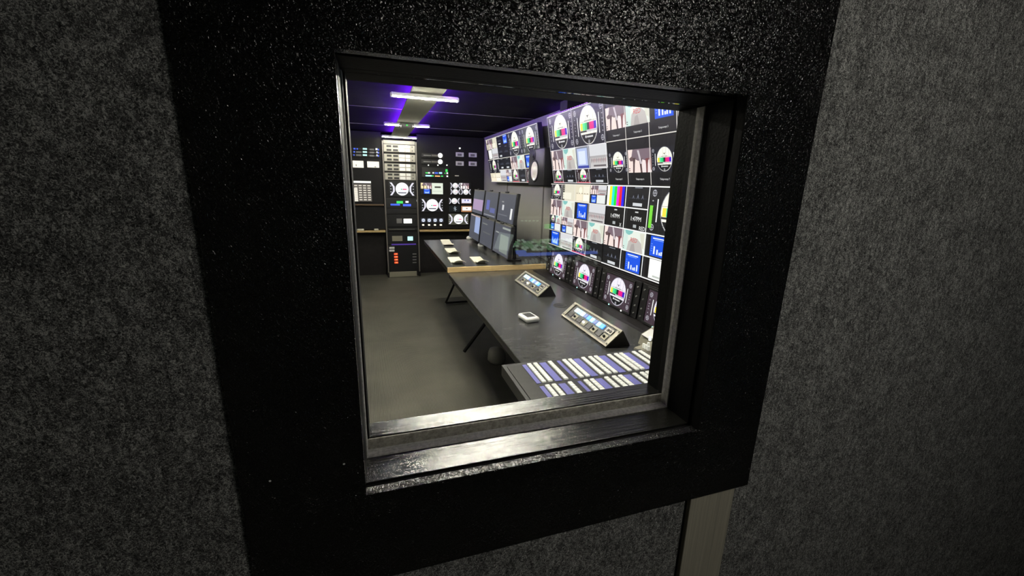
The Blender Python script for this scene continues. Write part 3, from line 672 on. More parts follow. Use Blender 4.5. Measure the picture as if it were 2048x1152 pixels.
# sloped control panels (triangular section)
def control_panel(y1, y0, label, xb=1.04):
    t = thing('control_panel', label, 'panel', (xb + .06, (y0 + y1) / 2, DZ), 'sloped control panels on the desk')
    a = Vector((xb, 0, DZ + .004)); b_ = Vector((xb + .088, 0, DZ + .078)); c = Vector((xb + .135, 0, DZ + .004))
    body = MB(); body.prism([(a.x, DZ + .001), (b_.x, b_.z - .003), (b_.x + .004, b_.z - .003), (c.x, DZ + .001)], 'y', y0 + .004, y1 - .004); body.build('body', M['blk'], t)
    V = (a - b_).normalized(); U = Vector((0, -1, 0)); N = V.cross(U); h = (a - b_).length; wd = y1 - y0
    mx = Matrix(((0, V.x, N.x, b_.x), (-1, V.y, N.y, y1), (0, V.z, N.z, b_.z), (0, 0, 0, 1)))
    p = MB(); p.box((0, 0, -.002), (wd, h, .001), mx=mx); p.build('faceplate', M['panelblk'], t)
    p = MB(); e = .012
    for q0, q1 in (((0, 0, .001), (wd, e, .006)), ((0, h - e, .001), (wd, h, .006)), ((0, e, .001), (.03, h - e, .006)), ((wd - .03, e, .001), (wd, h - e, .006))): p.box(q0, q1, mx=mx, bev=.001)
    pf_ = p.build('frame', M['panelframe'], t)
    n = 9; x0 = wd * .13; x1 = wd * .76
    for i in range(n):
        a0 = x0 + (x1 - x0) * i / n; bright = i in (0, 1, 4, 5, 7, 8)
        k = MB(); k.box((a0 + .002, h * .2, .001), (a0 + (x1 - x0) / n - .002, h * .44, .007), bev=.0015, mx=mx); k.build('lit_key', M[('e_keywhite', 'e_key', 'e_keywhite', 'e_keydim', 'e_keyblue', 'e_key', 'e_keydim', 'e_key', 'e_keyblue')[i]], t)
    for i in range(8):
        a0 = wd * .08 + wd * .84 * i / 8
        k = MB(); k.box((a0 + .004, h * .52, .001), (a0 + wd * .84 / 8 - .004, h * .80, .005), bev=.001, mx=mx); kb = k.build('key_block', M['beige'] if i % 2 else M['blk'], t)
        if i % 2:
            c0 = mx @ Vector((a0 + wd * .052, h * .66, .005)); k = MB(); k.cyl(c0, c0 + N * .012, .007, .006, n=12); k.build('knob', M['blk'] if i != 3 else M['e_led'], kb)
    k = MB(); k.box((wd * .80, h * .2, .001), (wd * .92, h * .46, .006), bev=.001, mx=mx); cb = k.build('connector_block', M['silver'], t)
    for u in (.84, .885):
        k = MB(); c0 = mx @ Vector((wd * u, h * .33, .006)); k.cyl(c0, c0 + N * .004, .008, n=12); k.build('socket', M['blk'], cb)
    for u in (.012, wd - .012):
        for v in (.016, h - .016):
            k = MB(); c0 = mx @ Vector((u, v, .006)); k.cyl(c0, c0 + N * .002, .004, n=8); k.build('screw', M['dgrey'], pf_)
    return t
control_panel(3.05, 2.55, 'sloped control panel with blue lit keys, farther of the two on the desk', 1.042)
control_panel(2.135, 1.625, 'sloped control panel with blue lit keys, nearer of the two on the desk', 1.026)
# white square device
c = at_z(1057, 640, DZ)
t = thing('desk_display', 'small white square desk device with a dark display', 'device', (c.x, c.y, DZ))
mxr = Matrix.Translation((c.x, c.y, DZ)) @ Matrix.Rotation(math.radians(8), 4, 'Z')
q = MB(); q.box((-.043, -.058, .001), (.043, .058, .03), bev=.012, seg=3, mx=mxr); q.build('case', M['white'], t)
q = MB(); q.box((-.026, -.036, .03), (.026, .036, .0312), mx=mxr); q.build('display', M['dgrey'], t)

# intercom key panel under the window
PZ = .79
kp = thing('key_panel', 'black key panel with white keys and lilac labels in front of the window', 'panel', (.8, 1.2, DZ))
q = MB(); q.prism([(.458, 1.478), (1.112, 1.478), (1.112, .86), (.458, .86)], 'z', DZ + .001, PZ - .004); q.build('case', M['dgrey'], kp)
q = MB(); q.box((.472, .87, PZ - .004), (1.108, 1.455, PZ), bev=.001); q.build('top_plate', M['panelblk'], kp)
LAB = [(.533, .55, 1), (.607, .635, 0), (.684, .699, 1), (.758, .787, 0), (.88, .91, 0), (1.0, 1.03, 0)]
WHT = [.554, .58, .644, .709, .735, .796, .829, .856, .920, .954, .979, 1.043, 1.077]
for bank, (ya, yb, nk) in enumerate(((1.281, 1.447, 9), (1.092, 1.259, 9))):
    for (xa, xb, narrow) in LAB:
        q = MB(); q.box((xa, ya, PZ), (xb, yb, PZ + .002), bev=.0006); q.build('label_strip', M['lilac'], kp)
keys = []
for bank, (ya, yb) in enumerate(((1.281, 1.447), (1.092, 1.259))):
    for ci, xa in enumerate(WHT):
        for k in range(9):
            y0 = yb - (k + 1) * (yb - ya) / 9
            keys.append((math.hypot(y0, .5) + .2 * xa, xa, y0 + .0006, y0 + (yb - ya) / 9 - .0006, bank, k))
vis = [k for k in keys if not (k[4] == 1 and k[5] > 4)]; vis.sort(); rest = [k for k in keys if k not in vis[:100]]
def key_box(mb, k): mb.box((k[1], k[2], PZ), (k[1] + .0165, k[3], PZ + .007), bev=.0022, seg=2)
for k in vis[:100]:
    q = MB(); key_box(q, k); q.build('key', M['keywhite'], kp)
q = MB()
for k in rest: key_box(q, k)
tag(q.build('keys', M['keywhite'], kp), kind='stuff')
# joystick panel at the right
t = thing('camera_remote', 'beige camera remote panel with small buttons beside the right window jamb', 'remote', (1.28, 1.5, DZ))
def rc(x, y, z): return (x, y, z)
q = MB(); q.box((1.115, 1.33, DZ + .001), (1.322, 1.535, DZ + .028), bev=.003); q.build('base', M['beigedark'], t)
q = MB(); q.prism([(1.115, DZ + .028), (1.322, DZ + .028), (1.322, DZ + .075), (1.117, DZ + .034)], 'y', 1.332, 1.53); q.build('top_panel', M['beige'], t)
q = MB(); q.prism([(1.215, DZ + .001), (1.322, DZ + .001), (1.322, DZ + .095), (1.23, DZ + .05)], 'y', 1.536, 1.64); q.build('rear_panel', M['beige'], t)
q = MB(); q.prism([(1.222, DZ + .0475), (1.275, DZ + .073), (1.272, DZ + .079), (1.219, DZ + .053)], 'y', 1.555, 1.625); q.build('display', M['white'], t)
for i, (px, py) in enumerate([(1287.5, 690), (1292, 692.5), (1297, 695.5), (1297, 688), (1300, 676)]):
    p = at_z(px, py, DZ + .062); q = MB(); q.cyl((p.x, p.y, DZ + .05), (p.x, p.y, DZ + .069), .007, .006, n=10); q.build('button', M['keywhite'] if i < 4 else M['e_led'], t)

# notepads on the far desk
def notepad(x0, x1, yb, yf, label, skew=-.03, lip=.10, curl=.028):
    """flat pad from back edge yb to front edge yf, then one sheet curling up in front"""
    t = thing('notepad', label, 'notepad', ((x0 + x1) / 2, (yb + yf) / 2, FZ), 'cream notepads on the far desk')
    ym = yf + lip
    def X(x, y): return x + skew * (yb - y) / (yb - yf)
    q = MB(); vs = []
    for z in (FZ + .001, FZ + .009):
        for x, y in ((x0, yb), (x1, yb), (x1, ym), (x0, ym)): vs.append((X(x, y), y, z))
    q.add(vs, [(0, 1, 2, 3), (4, 7, 6, 5), (0, 4, 5, 1), (1, 5, 6, 2), (2, 6, 7, 3), (3, 7, 4, 0)]); q.build('pad', M['cream'], t)
    n, k = 6, 8; q = MB(); vs = []
    for th in (0, .004):
        for i in range(n + 1):
            y = ym + .01 - (lip + .01) * i / n
            for j in range(k + 1):
                u = j / k; x = x0 + .012 + (x1 - x0) * u
                vs.append((X(x, y), y, FZ + .0095 + th + curl * (i / n) ** 1.5 * math.sin(math.pi * (.12 + .76 * u))))
    m = (n + 1) * (k + 1); fs = []
    for i in range(n):
        for j in range(k):
            a = i * (k + 1) + j; fs += [(a, a + 1, a + k + 2, a + k + 1), (m + a, m + a + k + 1, m + a + k + 2, m + a + 1)]
    for i in range(n):
        for j in (0, k): a = i * (k + 1) + j; fs.append((a, a + k + 1, m + a + k + 1, m + a))
    for j in range(k):
        for i in (0, n): a = i * (k + 1) + j; fs.append((a, a + 1, m + a + 1, m + a))
    q.add(vs, fs, 0, None, True); q.build('curled_sheet', M['cream'], t)
notepad(.77, .88, 5.16, 4.68, 'cream notepad lying flat, farthest back on the far desk', -.04, .08, .006)
notepad(.71, .82, 4.47, 4.08, 'cream notepad with a curled sheet, second from the back of the far desk', -.02, .10, .026)
notepad(.65, .76, 3.92, 3.56, 'cream notepad with a curled sheet on the front left of the far desk', -.02, .09, .03)
notepad(.86, .965, 3.90, 3.54, 'cream notepad with a curled sheet beside the mount of the dark monitors', -.02, .09, .03)

# dark monitors on the far desk
def pc_monitor(yfar, ynear, xb, zb, zt, tilt, label, marks):
    t = thing('desk_monitor', label, 'monitor', (xb + .1, (yfar + ynear) / 2, FZ), 'dark monitors on the far desk')
    ta = math.radians(-tilt); V = Vector((math.sin(ta), 0, -math.cos(ta))); U = Vector((0, -1, 0)); N = V.cross(U)
    h = (zt - zb) / math.cos(ta); wd = yfar - ynear; top = Vector((xb, yfar, zb)) - V * h
    mx = Matrix(((0, V.x, N.x, top.x), (-1, V.y, N.y, top.y), (0, V.z, N.z, top.z), (0, 0, 0, 1)))
    b = MB(); b.box((0, 0, -.03), (wd, h, -.001), bev=.004, mx=mx); b.build('housing', M['blk'], t)
    b = MB(); b.box((.006, .0, -.001), (wd - .02, .012, .002), mx=mx); b.build('top_bezel', M['railgrey'], t)
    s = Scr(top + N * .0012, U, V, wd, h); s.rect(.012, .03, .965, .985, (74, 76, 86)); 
    for (u0, v0, u1, v1, c) in marks: s.rect(u0, v0, u1, v1, c)  # marks are reflections painted as glowing patches on the dark screens
    s.build('screen', t)
    b = MB(); p = mx @ Vector((wd * .45, -.004, .0)); b.box((p.x - .012, p.y - .04, p.z - .006), (p.x + .004, p.y + .04, p.z + .006), bev=.002); b.build('camera_bump', M['blk'], t)
    return t
ys = [(3.96, 3.44), (4.50, 3.99), (5.05, 4.54)]
upn = ('nearest', 'middle', 'farthest')
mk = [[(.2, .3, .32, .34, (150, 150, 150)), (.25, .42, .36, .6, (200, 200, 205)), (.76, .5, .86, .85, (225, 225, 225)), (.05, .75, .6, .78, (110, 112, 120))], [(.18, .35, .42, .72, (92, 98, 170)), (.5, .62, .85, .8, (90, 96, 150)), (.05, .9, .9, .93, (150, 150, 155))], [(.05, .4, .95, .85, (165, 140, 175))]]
for i, (a, b) in enumerate(ys): pc_monitor(a, b, 1.145, 1.14, 1.41, 7, 'dark desk monitor of the upper row, %s to the window' % upn[i], mk[i])
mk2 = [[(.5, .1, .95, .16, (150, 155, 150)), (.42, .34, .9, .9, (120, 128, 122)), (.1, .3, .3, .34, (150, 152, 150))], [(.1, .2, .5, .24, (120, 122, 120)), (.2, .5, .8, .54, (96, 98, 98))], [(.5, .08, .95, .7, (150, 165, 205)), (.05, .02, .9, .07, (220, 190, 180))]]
for i, (a, b) in enumerate(ys): pc_monitor(a, b, 1.105, .84, 1.13, 6, 'dark desk monitor of the lower row, %s to the window' % upn[i], mk2[i])
for i, (a, b) in enumerate(ys):
    y = (a + b) / 2; t = thing('monitor_stand', 'black pole stand behind the %s pair of dark desk monitors' % upn[i], 'stand', (1.25, y, FZ), 'pole stands of the dark monitors')
    q = MB(); q.cyl((1.25, y, FZ + .012), (1.25, y, 1.33), .018, n=12); q.build('pole', M['blkm'], t)
    q = MB(); q.cyl((1.25, y, FZ + .001), (1.25, y, FZ + .012), .07, n=24); q.build('foot', M['blkm'], t)
    for z in (.98, 1.28): q = MB(); q.box((1.178 if z < 1.1 else 1.205, y - .03, z - .03), (1.233, y + .03, z + .03), bev=.004); q.build('arm', M['blkm'], t)
for i, (px, py, lb) in enumerate([(943, 478, 'small white mouse at the back of the far desk'), (967, 492, 'small white mouse in front of the dark monitors')]):
    c = at_z(px, py, FZ); q = MB(); q.lathe((c.x - .03, c.y, FZ + .001), (0, 0, 1), [(.034, 0), (.038, .012), (.03, .03), (.012, .038), (0, .039)], 16); tag(q.build('monitor_clamp', M['white']), lb, 'clamp')  # white domes standing for the monitor stand clamps
# bag under the desk
c = at_z(980, 716, 0) + Vector((-.03, -.16, 0))
b = MB(); prof = [(.0, 0), (.11, .0), (.15, .05), (.15, .16), (.12, .24), (.05, .27), (0, .275)]
b.lathe((c.x + .06, c.y + .06, .001), (0, 0, 1), prof, 18)
for v in b.v: v.x = c.x + .06 + (v.x - c.x - .06) * .48; v.y = c.y + .06 + (v.y - c.y - .06) * .48; v.z *= .5
for v in b.v: a = math.atan2(v.y - c.y, v.x - c.x); s_ = 1 + .10 * math.sin(5 * a + 9 * v.z) ; v.x = c.x + .06 + (v.x - c.x - .06) * s_; v.y = c.y + .06 + (v.y - c.y - .06) * s_
tag(b.build('waste_bag', M['bag']), 'pale crumpled bag on the floor under the desk', 'bag')

# ================================================================== FAR END
RY = 6.675; CY = 6.70
def fx(px, py=400, y=RY): return at_y(px, py, y).x
def fz(py, px=850, y=RY): return at_y(px, py, y).z
def R(px0, py0, px1, py1, y=RY):
    """world x,z rectangle of a box seen on the far equipment front"""
    a = at_y(px0, py0, y); b = at_y(px1, py1, y); return a.x, b.z, b.x, a.z
XC0, XC1 = .163, .668
for nm, lb, x0, x1 in (('equipment_cabinet', 'black equipment wall left of the server rack', XL + .002, XC0 - .004), ('equipment_cabinet', 'black equipment wall right of the server rack', XC1 + .004, XR - .002)):
    t = thing(nm, lb, 'cabinet', ((x0 + x1) / 2, 6.9, 0))
    q = MB(); q.box((x0, CY, .76), (x1, YF - .002, ZC - .01)); q.build('upper_carcass', M['rackpanel'], t)
    q = MB(); q.box((x0, CY + .22, .0), (x1, YF - .002, .76)); q.build('lower_carcass', M['blackwall'], t)
    q = MB(); q.box((x0, CY - .05, .715), (x1, CY + .215, .742), bev=.002); q.build('shelf', M['ply'], t)
# --- rack
rk = thing('equipment_rack', 'tall black server rack in the middle of the far end', 'rack', ((XC0 + XC1) / 2, 7.0, 0))
for a, b in ((XC0, XC0 + .026), (XC1 - .026, XC1)):
    q = MB(); q.box((a, RY, .0), (b, 7.25, 2.06), bev=.002); q.build('side_panel', M['rackpanel'], rk)
    q = MB(); xm = (a + b) / 2; q.box((xm - .009, RY - .006, .08), (xm + .009, RY - .0005, 2.05))
    q.build('rail', M['railgrey'], rk)
q = MB(); q.box((XC0 + .027, RY + .03, .01), (XC1 - .027, 7.2, 2.05)); q.build('inner_panel', M['blackwall'], rk)
q = MB(); q.box((XC0 + .027, RY + .001, fz(288.5, 800)), (XC1 - .027, RY + .02, 2.06)); q.build('top_plate', M['railgrey'], rk)
a = R(779, 546, 838, 557); q = MB(); q.box((a[0], RY - .004, .005), (XC1 - .06, RY + .005, .088), bev=.002)
for i in range(3): q.box((a[0] + .02, RY - .006, .03 + i * .02), (XC1 - .08, RY - .003, .036 + i * .02))
q.build('vent_plate', M['beige'], rk)
RX0, RX1 = XC0 + .028, XC1 - .028
def rack_unit(name, label, cat, z0, z1, m=None, group=None, y0=RY + .002, dep=.026):
    t = thing(name, label, cat, ((RX0 + RX1) / 2, RY, z0), group)
    q = MB(); q.box((RX0, y0, z0 + .001), (RX1, y0 + dep, z1 - .001), bev=.0015); q.build('faceplate', m or M['blkm'], t); return t
rows = [(289, 304, 'topmost'), (308, 323, 'second from the top'), (327, 341, 'third from the top'), (345, 359, 'lowest')]
rows = [(289.5, 304.5, 'topmost'), (308.5, 323.5, 'second from the top'), (327.5, 342.5, 'third from the top'), (346, 360, 'lowest')]
for a, b, nm in rows:
    z1, z0 = fz(a, 800), fz(b, 800)
    t = rack_unit('rack_server', 'silver server in the far rack, %s of the four' % nm, 'server', z0, z1, M['silver'], 'silver servers in the rack')
    hh = (z1 - z0) / 2
    for r in range(2):
        zc = z0 + hh * (r + .5)
        for u0, u1 in ((.09, .24), (.29, .45)):
            q = MB(); q.box((RX0 + (RX1 - RX0) * u0, RY - .002, zc - hh * .27), (RX0 + (RX1 - RX0) * u1, RY + .004, zc + hh * .27), bev=.002); q.build('vent', M['blk'], t)
        for u0, u1 in ((.48, .66), (.69, .83)):
            q = MB(); q.box((RX0 + (RX1 - RX0) * u0, RY - .004, zc - hh * .36), (RX0 + (RX1 - RX0) * u1, RY + .004, zc + hh * .42), bev=.001); q.build('drive_bay', M['white'], t)
        q = MB(); q.cyl((RX0 + (RX1 - RX0) * .91, RY + .003, zc), (RX0 + (RX1 - RX0) * .91, RY - .006, zc), .009, n=12); q.build('knob', M['dgrey'], t)
def face_screen(name, label, cat, rect, paint, parent=None, y=RY, group=None, border=.008, dep=.022):
    x0, z0, x1, z1 = rect
    t = thing(name, label, cat, ((x0 + x1) / 2, y, z0 - border), group)
    q = MB(); q.box((x0 - border, y + .001, z0 - border), (x1 + border, y + dep, z1 + border), bev=.002); q.build('housing', M['blk'], t)
    s = Scr((x0, y - .0005, z1), (1, 0, 0), (0, 0, -1), x1 - x0, z1 - z0); paint(s); s.build('screen', t); return t
face_screen('rack_display', 'chart screen in the server rack under the silver servers', 'screen', R(778, 363, 830, 393), t_corner_chart, border=.006)
# blue and green router row
z1, z0 = fz(397, 800), fz(416, 800); t = rack_unit('router_panel', 'black rack unit with a green block and blue buttons under the rack chart screen', 'rack unit', z0, z1)
for px0, py0, px1, py1, m in ((793, 402, 806, 407, 'e_green'), (811, 402, 817, 405.5, 'e_led'), (781, 407.5, 800, 411, 'e_blue'), (806, 408, 822, 412.5, 'e_blue'), (833, 399.5, 836.5, 403, 'e_led')):
    a = R(px0, py0, px1, py1); q = MB(); q.box((a[0], RY - .004, a[1]), (min(a[2], RX1 - .002), RY + .003, a[3]), bev=.001); q.build('lit_button', M[m], t)
z1, z0 = fz(417, 800), fz(428, 800); t = rack_unit('blank_panel', 'plain black blank panel under the green and blue rack unit', 'panel', z0, z1)
z1, z0 = fz(429, 800), fz(454, 800); t = rack_unit('rack_recorder', 'black rack recorder with a grey and a white block above the shelf line', 'rack unit', z0, z1)
for px0, py0, px1, py1, m in ((793, 437, 804, 446.5, 'grey'), (807, 437.5, 824, 446.5, 'white')):
    a = R(px0, py0, px1, py1); q = MB(); q.box((a[0], RY - .005, a[1]), (a[2], RY + .003, a[3]), bev=.001); q.build('display_block', M[m] if m != 'white' else M['e_led'], t)
for u in (.06, .94): q = MB(); q.cyl((RX0 + (RX1 - RX0) * u, RY + .003, (z0 + z1) / 2), (RX0 + (RX1 - RX0) * u, RY - .008, (z0 + z1) / 2), .02, n=16); q.build('knob', M['blkm'], t)
z1, z0 = fz(456, 800), fz(461.5, 800); t = rack_unit('slim_rack_unit', 'thin black rack unit with a grey lip level with the wood shelves', 'rack unit', z0, z1)
q = MB(); q.box((RX0 + .02, RY - .006, (z0 + z1) / 2 - .004), (RX1 - .04, RY + .002, (z0 + z1) / 2 + .004), bev=.001); q.build('lip', M['railgrey'], t)
z1, z0 = fz(464, 800), fz(489, 800); t = rack_unit('power_meter', 'black rack unit with a beige block and glowing greenish display under the shelf line', 'rack unit', z0, z1)
for px0, py0, px1, py1, m in ((784, 472, 805, 482, 'beige'), (815, 473, 826, 481, 'e_cyan')):
    a = R(px0, py0, px1, py1); q = MB(); q.box((a[0], RY - .004, a[1]), (a[2], RY + .003, a[3]), bev=.001); q.build('display_block', M[m], t)
a = R(783, 488, 832, 489.5); q = MB(); q.box((a[0], RY - .003, a[1]), (a[2], RY + .003, a[3])); q.build('light_line', emit('dim_violet', (.2, .08, .8), .35), t)
z1, z0 = fz(490.5, 800), .093; t = rack_unit('power_supply', 'black power supply with four red lights at the bottom of the rack', 'power supply', z0, z1)
for i in range(2): a = R(778.5, 494 + 5.5 * i, 789, 497.5 + 5.5 * i); q = MB(); q.box((a[0], RY - .004, a[1]), (a[2], RY + .003, a[3]), bev=.001); q.build('label_plate', M['white'], t)
for i in range(4):
    y = 508 + 5.7 * i; a = R(788 + i * .3, y - 1.6, 795.5 + i * .3, y + 1.6); q = MB(); q.box((a[0], RY - .005, a[1]), (a[2], RY + .003, a[3]), bev=.002); rl = q.build('red_light', M['e_red'], t)
    q = MB(); q.box((a[0] + (a[2] - a[0]) * .35, RY - .0065, (a[1] + a[3]) / 2 - .004), (a[2] - .01, RY - .004, (a[1] + a[3]) / 2 + .005)); q.build('light_core', M['e_orange'], rl)
    q = MB(); p = at_y(829, y, RY); q.box((p.x - .03, RY - .004, p.z - .008), (p.x + .03, RY + .003, p.z + .008), bev=.002); q.build('grip', M['grey'], t)
# --- left bay
def panel_item(name, label, cat, rect, m, parts=(), group=None, dep=.024, y=RY):
    x0, z0, x1, z1 = rect; t = thing(name, label, cat, ((x0 + x1) / 2, y, z0), group)
    q = MB(); q.box((x0, y, z0), (x1, y + dep, z1), bev=.002); q.build('faceplate', M[m], t)
    for nm, r, mm in parts:
        q = MB(); q.box((r[0], y - .005, r[1]), (r[2], y + .002, r[3]), bev=.001); q.build(nm, M[mm], t)
    return t
for i in range(3):
    y0 = 296 + 6.2 * i
    parts = [('lit_button', R(725.5, y0, 734, y0 + 3.6), 'e_cyan'), ('lit_button', R(707, y0, 711 - i, y0 + 3), 'e_blue'), ('lit_button', R(713, y0 + .5, 716, y0 + 3), 'e_blue') if i == 0 else ('label_plate', R(712, y0, 723, y0 + 4), 'grey'),
             ('label_plate', R(739, y0 + 1, 748, y0 + 5), 'grey'), ('status_light', R(751 + (i > 0) * 2, y0 + .5, 755, y0 + 4), 'e_led'), ('lit_button', R(755.5, y0 + 1.5, 758, y0 + 5), 'e_blue')]
    panel_item('patch_unit', 'black unit with blue and white lights left of the rack, %s of three' % ('top', 'middle', 'bottom')[i], 'rack unit', R(700, y0 - .8, 760, y0 + 5.2), 'blk', parts, 'blue lit units left of the rack')
panel_item('light_box', 'bright white backlit panel at the far left beside the window jamb', 'panel', R(705, 321, 727.5, 335.5), 'e_warm', [('mark', R(711.5, 328.5, 713, 332.5), 'blk')])
panel_item('light_box', 'bright warm white backlit panel next to the server rack', 'panel', R(734, 322.5, 758.5, 335.5), 'e_warm', [('mark', R(749, 333, 752, 334.5), 'blk')])
def t_table(s):
    s.rect(0, 0, 1, 1, (92, 86, 80)); s.rect(0, 0, 1, .1, (250, 250, 244)); s.rect(0, .1, 1, .15, (40, 36, 34)); s.rect(0, .36, .22, 1, (235, 228, 214))
    for i in range(7):
        v = .2 + .115 * i
        for j in range(4): s.rect(.05 + .245 * j, v, .22 + .245 * j, v + .05, (224, 216, 202)); s.k -= 1
face_screen('wall_screen', 'screen full of table rows at the far left above the brown shelf', 'screen', R(706, 361.5, 744, 403), t_table, border=.006)
a = R(700, 408, 768, 411); q = MB(); q.box((a[0], RY - .03, a[1]), (XC0 - .006, CY - .001, a[3]), bev=.001); tag(q.build('shelf_board', mat('brown_shelf', (.16, .1, .055), .5)), 'thin brown shelf under the table screen at the far left', 'shelf')
for i, (px0, px1, lb) in enumerate([(714, 728, 'small cream tray on the left wood shelf, beside the window jamb'), (748, 757, 'small cream cup lid on the left wood shelf, nearer the rack')]):
    a = at_y(px0, 458, 6.69); b = at_y(px1, 458, 6.69); q = MB(); q.box((a.x, 6.655, .743), (b.x, 6.695, .768), bev=.006, seg=2); tag(q.build('small_tray', M['cream']), lb, 'tray')
# --- right bay
for i, py in enumerate((311, 323.5)):
    parts = [('label_plate', R(847, py - 1.6, 862, py + 1.2), 'grey'), ('label_plate', R(863, py - 1.8, 876, py + 2), 'railgrey')]
    t = panel_item('lamp_unit', 'black unit with a round white lamp right of the rack, %s' % ('upper one', 'lower one'), 'rack unit', R(843, py - 5, 888, py + 5), 'blk', parts, 'round lamp units') if False else panel_item('lamp_unit', 'black unit with a round white lamp right of the rack, %s of two' % ('upper', 'lower')[i], 'rack unit', R(843, py - 5, 888, py + 5), 'blk', parts, 'round lamp units')
    p = at_y(880.5, py, RY); q = MB(); q.lathe((p.x, RY - .001, p.z), (0, -1, 0), [(.036, 0), (.034, .008), (.022, .014), (0, .016)], 18); q.build('lamp', M['e_led'], t)
parts = []
for px0, py0, px1, py1, m in ((851, 344.5, 856, 347, 'e_green'), (856, 344.5, 860, 347, 'e_led'), (865, 344.5, 868, 347, 'e_led'), (869.5, 344.5, 876, 347.5, 'e_blue'), (878, 344.5, 884, 347.5, 'e_key'), (891, 338.5, 895, 344, 'e_green'), (889, 345.5, 891, 347.5, 'e_green'), (893, 345, 896, 348, 'e_led'), (851, 350, 863, 353, 'e_key'), (863, 350.5, 867, 353, 'e_green'), (870, 351, 880, 353.5, 'e_orange'), (882, 351.2, 886, 353.5, 'e_green'), (893, 351, 896, 354, 'e_led')):
    parts.append(('lit_button', R(px0, py0, px1, py1), m))
panel_item('lit_switcher', 'black unit with two rows of green, yellow and blue lights', 'rack unit', R(843, 334, 898, 356), 'blk', parts)
for i, px in enumerate((857, 876, 894)):
    p = at_y(px, 330.3, RY); q = MB(); q.cyl((p.x, CY - .001, p.z), (p.x, RY - .006, p.z), .009, n=10); tag(q.build('indicator_lamp', M['e_led']), 'tiny white lamp above the green lit unit, %s of three' % ('left', 'middle', 'right')[i], 'lamp', 'tiny lamps above the green lit unit')
for i, (px, py, lb) in enumerate([(920, 309, 'upper left'), (946, 310, 'upper right'), (920, 327, 'lower left'), (946, 327.5, 'lower right')]):
    t = panel_item('wall_socket', 'small pale wall socket plate, %s of the four near the far corner' % lb, 'socket', R(px - 8, py - 4.6, px + 7.5, py + 4.6), 'white', [], 'pale wall socket plates')
    a = R(px - 5, py - 2, px + 3.5, py + 3); q = MB(); q.box((a[0], RY - .002, a[1]), (a[2], RY + .001, a[3])); q.build('insert', M['grey'], t)
p = at_y(920, 296.5, RY); q = MB(); q.cyl((p.x, CY - .001, p.z), (p.x, RY, p.z), .012, n=10); tag(q.build('indicator_lamp', M['e_led']), 'tiny white lamp above the pale wall sockets', 'lamp')
p = at_y(914, 351.5, RY); q = MB(); q.box((p.x - .03, RY, p.z - .008), (p.x + .03, CY - .001, p.z + .008), bev=.002); tag(q.build('wall_tag', M['cream']), 'small pale tag under the wall sockets', 'tag')
def t_mv(s): s.rect(0, 0, 1, 1, (14, 14, 16)); s.sub(0, .02, .48, .52, t_legs, (246, 226, 176)); s.sub(.05, .52, .46, .98, t_blue, False); s.k = 30; s.rect(.49, .02, 1, .98, (222, 230, 214)); s.rect(.62, .3, .9, .44, (70, 70, 60)); s.rect(.52, .72, .96, .74, (150, 160, 150))
face_screen('wall_screen', 'screen with a pale green right half right of the rack', 'screen', R(841.5, 365, 886, 389), t_mv, border=.005)
face_screen('wall_screen', 'screen with one white circle chart between bracket shapes, right of the rack', 'screen', R(842, 396.5, 887, 424), t_corner_chart, border=.005)
for i in range(4):
    x = 842 + i * 11.8
    def t_small(s): s.rect(0, 0, 1, 1, (60, 62, 72)); s.ell(.5, .5, .42, (205, 212, 228)); s.rect(.3, .45, .7, .55, (90, 100, 130))
    t = face_screen('mini_screen', 'mini screen in the row above the right wood shelf, %s of four' % ('first from the left', 'second from the left', 'third from the left', 'last at right')[i], 'screen', R(x, 436.5, x + 9.5, 444.5), t_small, group='mini screens above the right shelf', border=.004)
    a = R(x + 2.5, 448.5, x + 6.5, 451.5); q = MB(); q.box((a[0], RY - .006, a[1]), (a[2], CY - .002, a[3]), bev=.003); q.build('lit_button', M['e_warm'], t)
def t_quad(s):
    s.rect(0, 0, 1, 1, (12, 12, 16))
    s.sub(0, 0, .5, .5, t_corner_chart); s.sub(.5, .02, .9, .5, t_legs, (248, 240, 240)); s.sub(0, .5, .5, 1, t_corner_chart); s.sub(.5, .5, 1, 1, t_corner_chart)
face_screen('wall_screen', 'screen with four bright chart tiles, topmost in the far right group', 'screen', R(900, 365, 942, 390), t_quad, border=.005)
face_screen('mini_screen', 'small screen with a white chart left of the lilac screen', 'screen', R(897.5, 395.5, 920, 408.5), t_corner_chart, border=.003)
def t_lil(s, c=(226, 222, 246)): s.rect(0, 0, 1, 1, (120, 100, 96)); s.rect(.04, .1, .96, .86, c); s.rect(.32, .2, .42, .5, (90, 90, 160)); s.rect(.6, .2, .72, .5, (90, 90, 160))
face_screen('mini_screen', 'small lilac white screen at the far right, above the amber bordered one', 'screen', R(922.5, 397, 943, 407.5), t_lil, border=.003)
def t_star(s):
    s.rect(0, 0, 1, 1, (18, 22, 24))
    for k in range(3):
        a = math.radians(60 * k + 20); d = (.16 * math.cos(a), .36 * math.sin(a)); n = (-d[1] * .16, d[0] * .5 * .2)
        s.poly([(.55 - d[0] - .02, .5 - d[1]), (.55 - d[0] + .03, .5 - d[1] - .04), (.55 + d[0] + .02, .5 + d[1]), (.55 + d[0] - .03, .5 + d[1] + .04)], (165, 175, 185))
face_screen('mini_screen', 'small dark screen with a grey star shape', 'screen', R(898, 411, 920, 424), t_star, border=.003)
def t_amber(s): s.rect(0, 0, 1, 1, (170, 120, 84)); s.rect(.1, .14, .95, .76, (246, 240, 236)); s.rect(.45, .35, .6, .5, (120, 110, 110))
face_screen('mini_screen', 'small screen with an amber border under the lilac one', 'screen', R(922.5, 412, 943.5, 424), t_amber, border=.003)
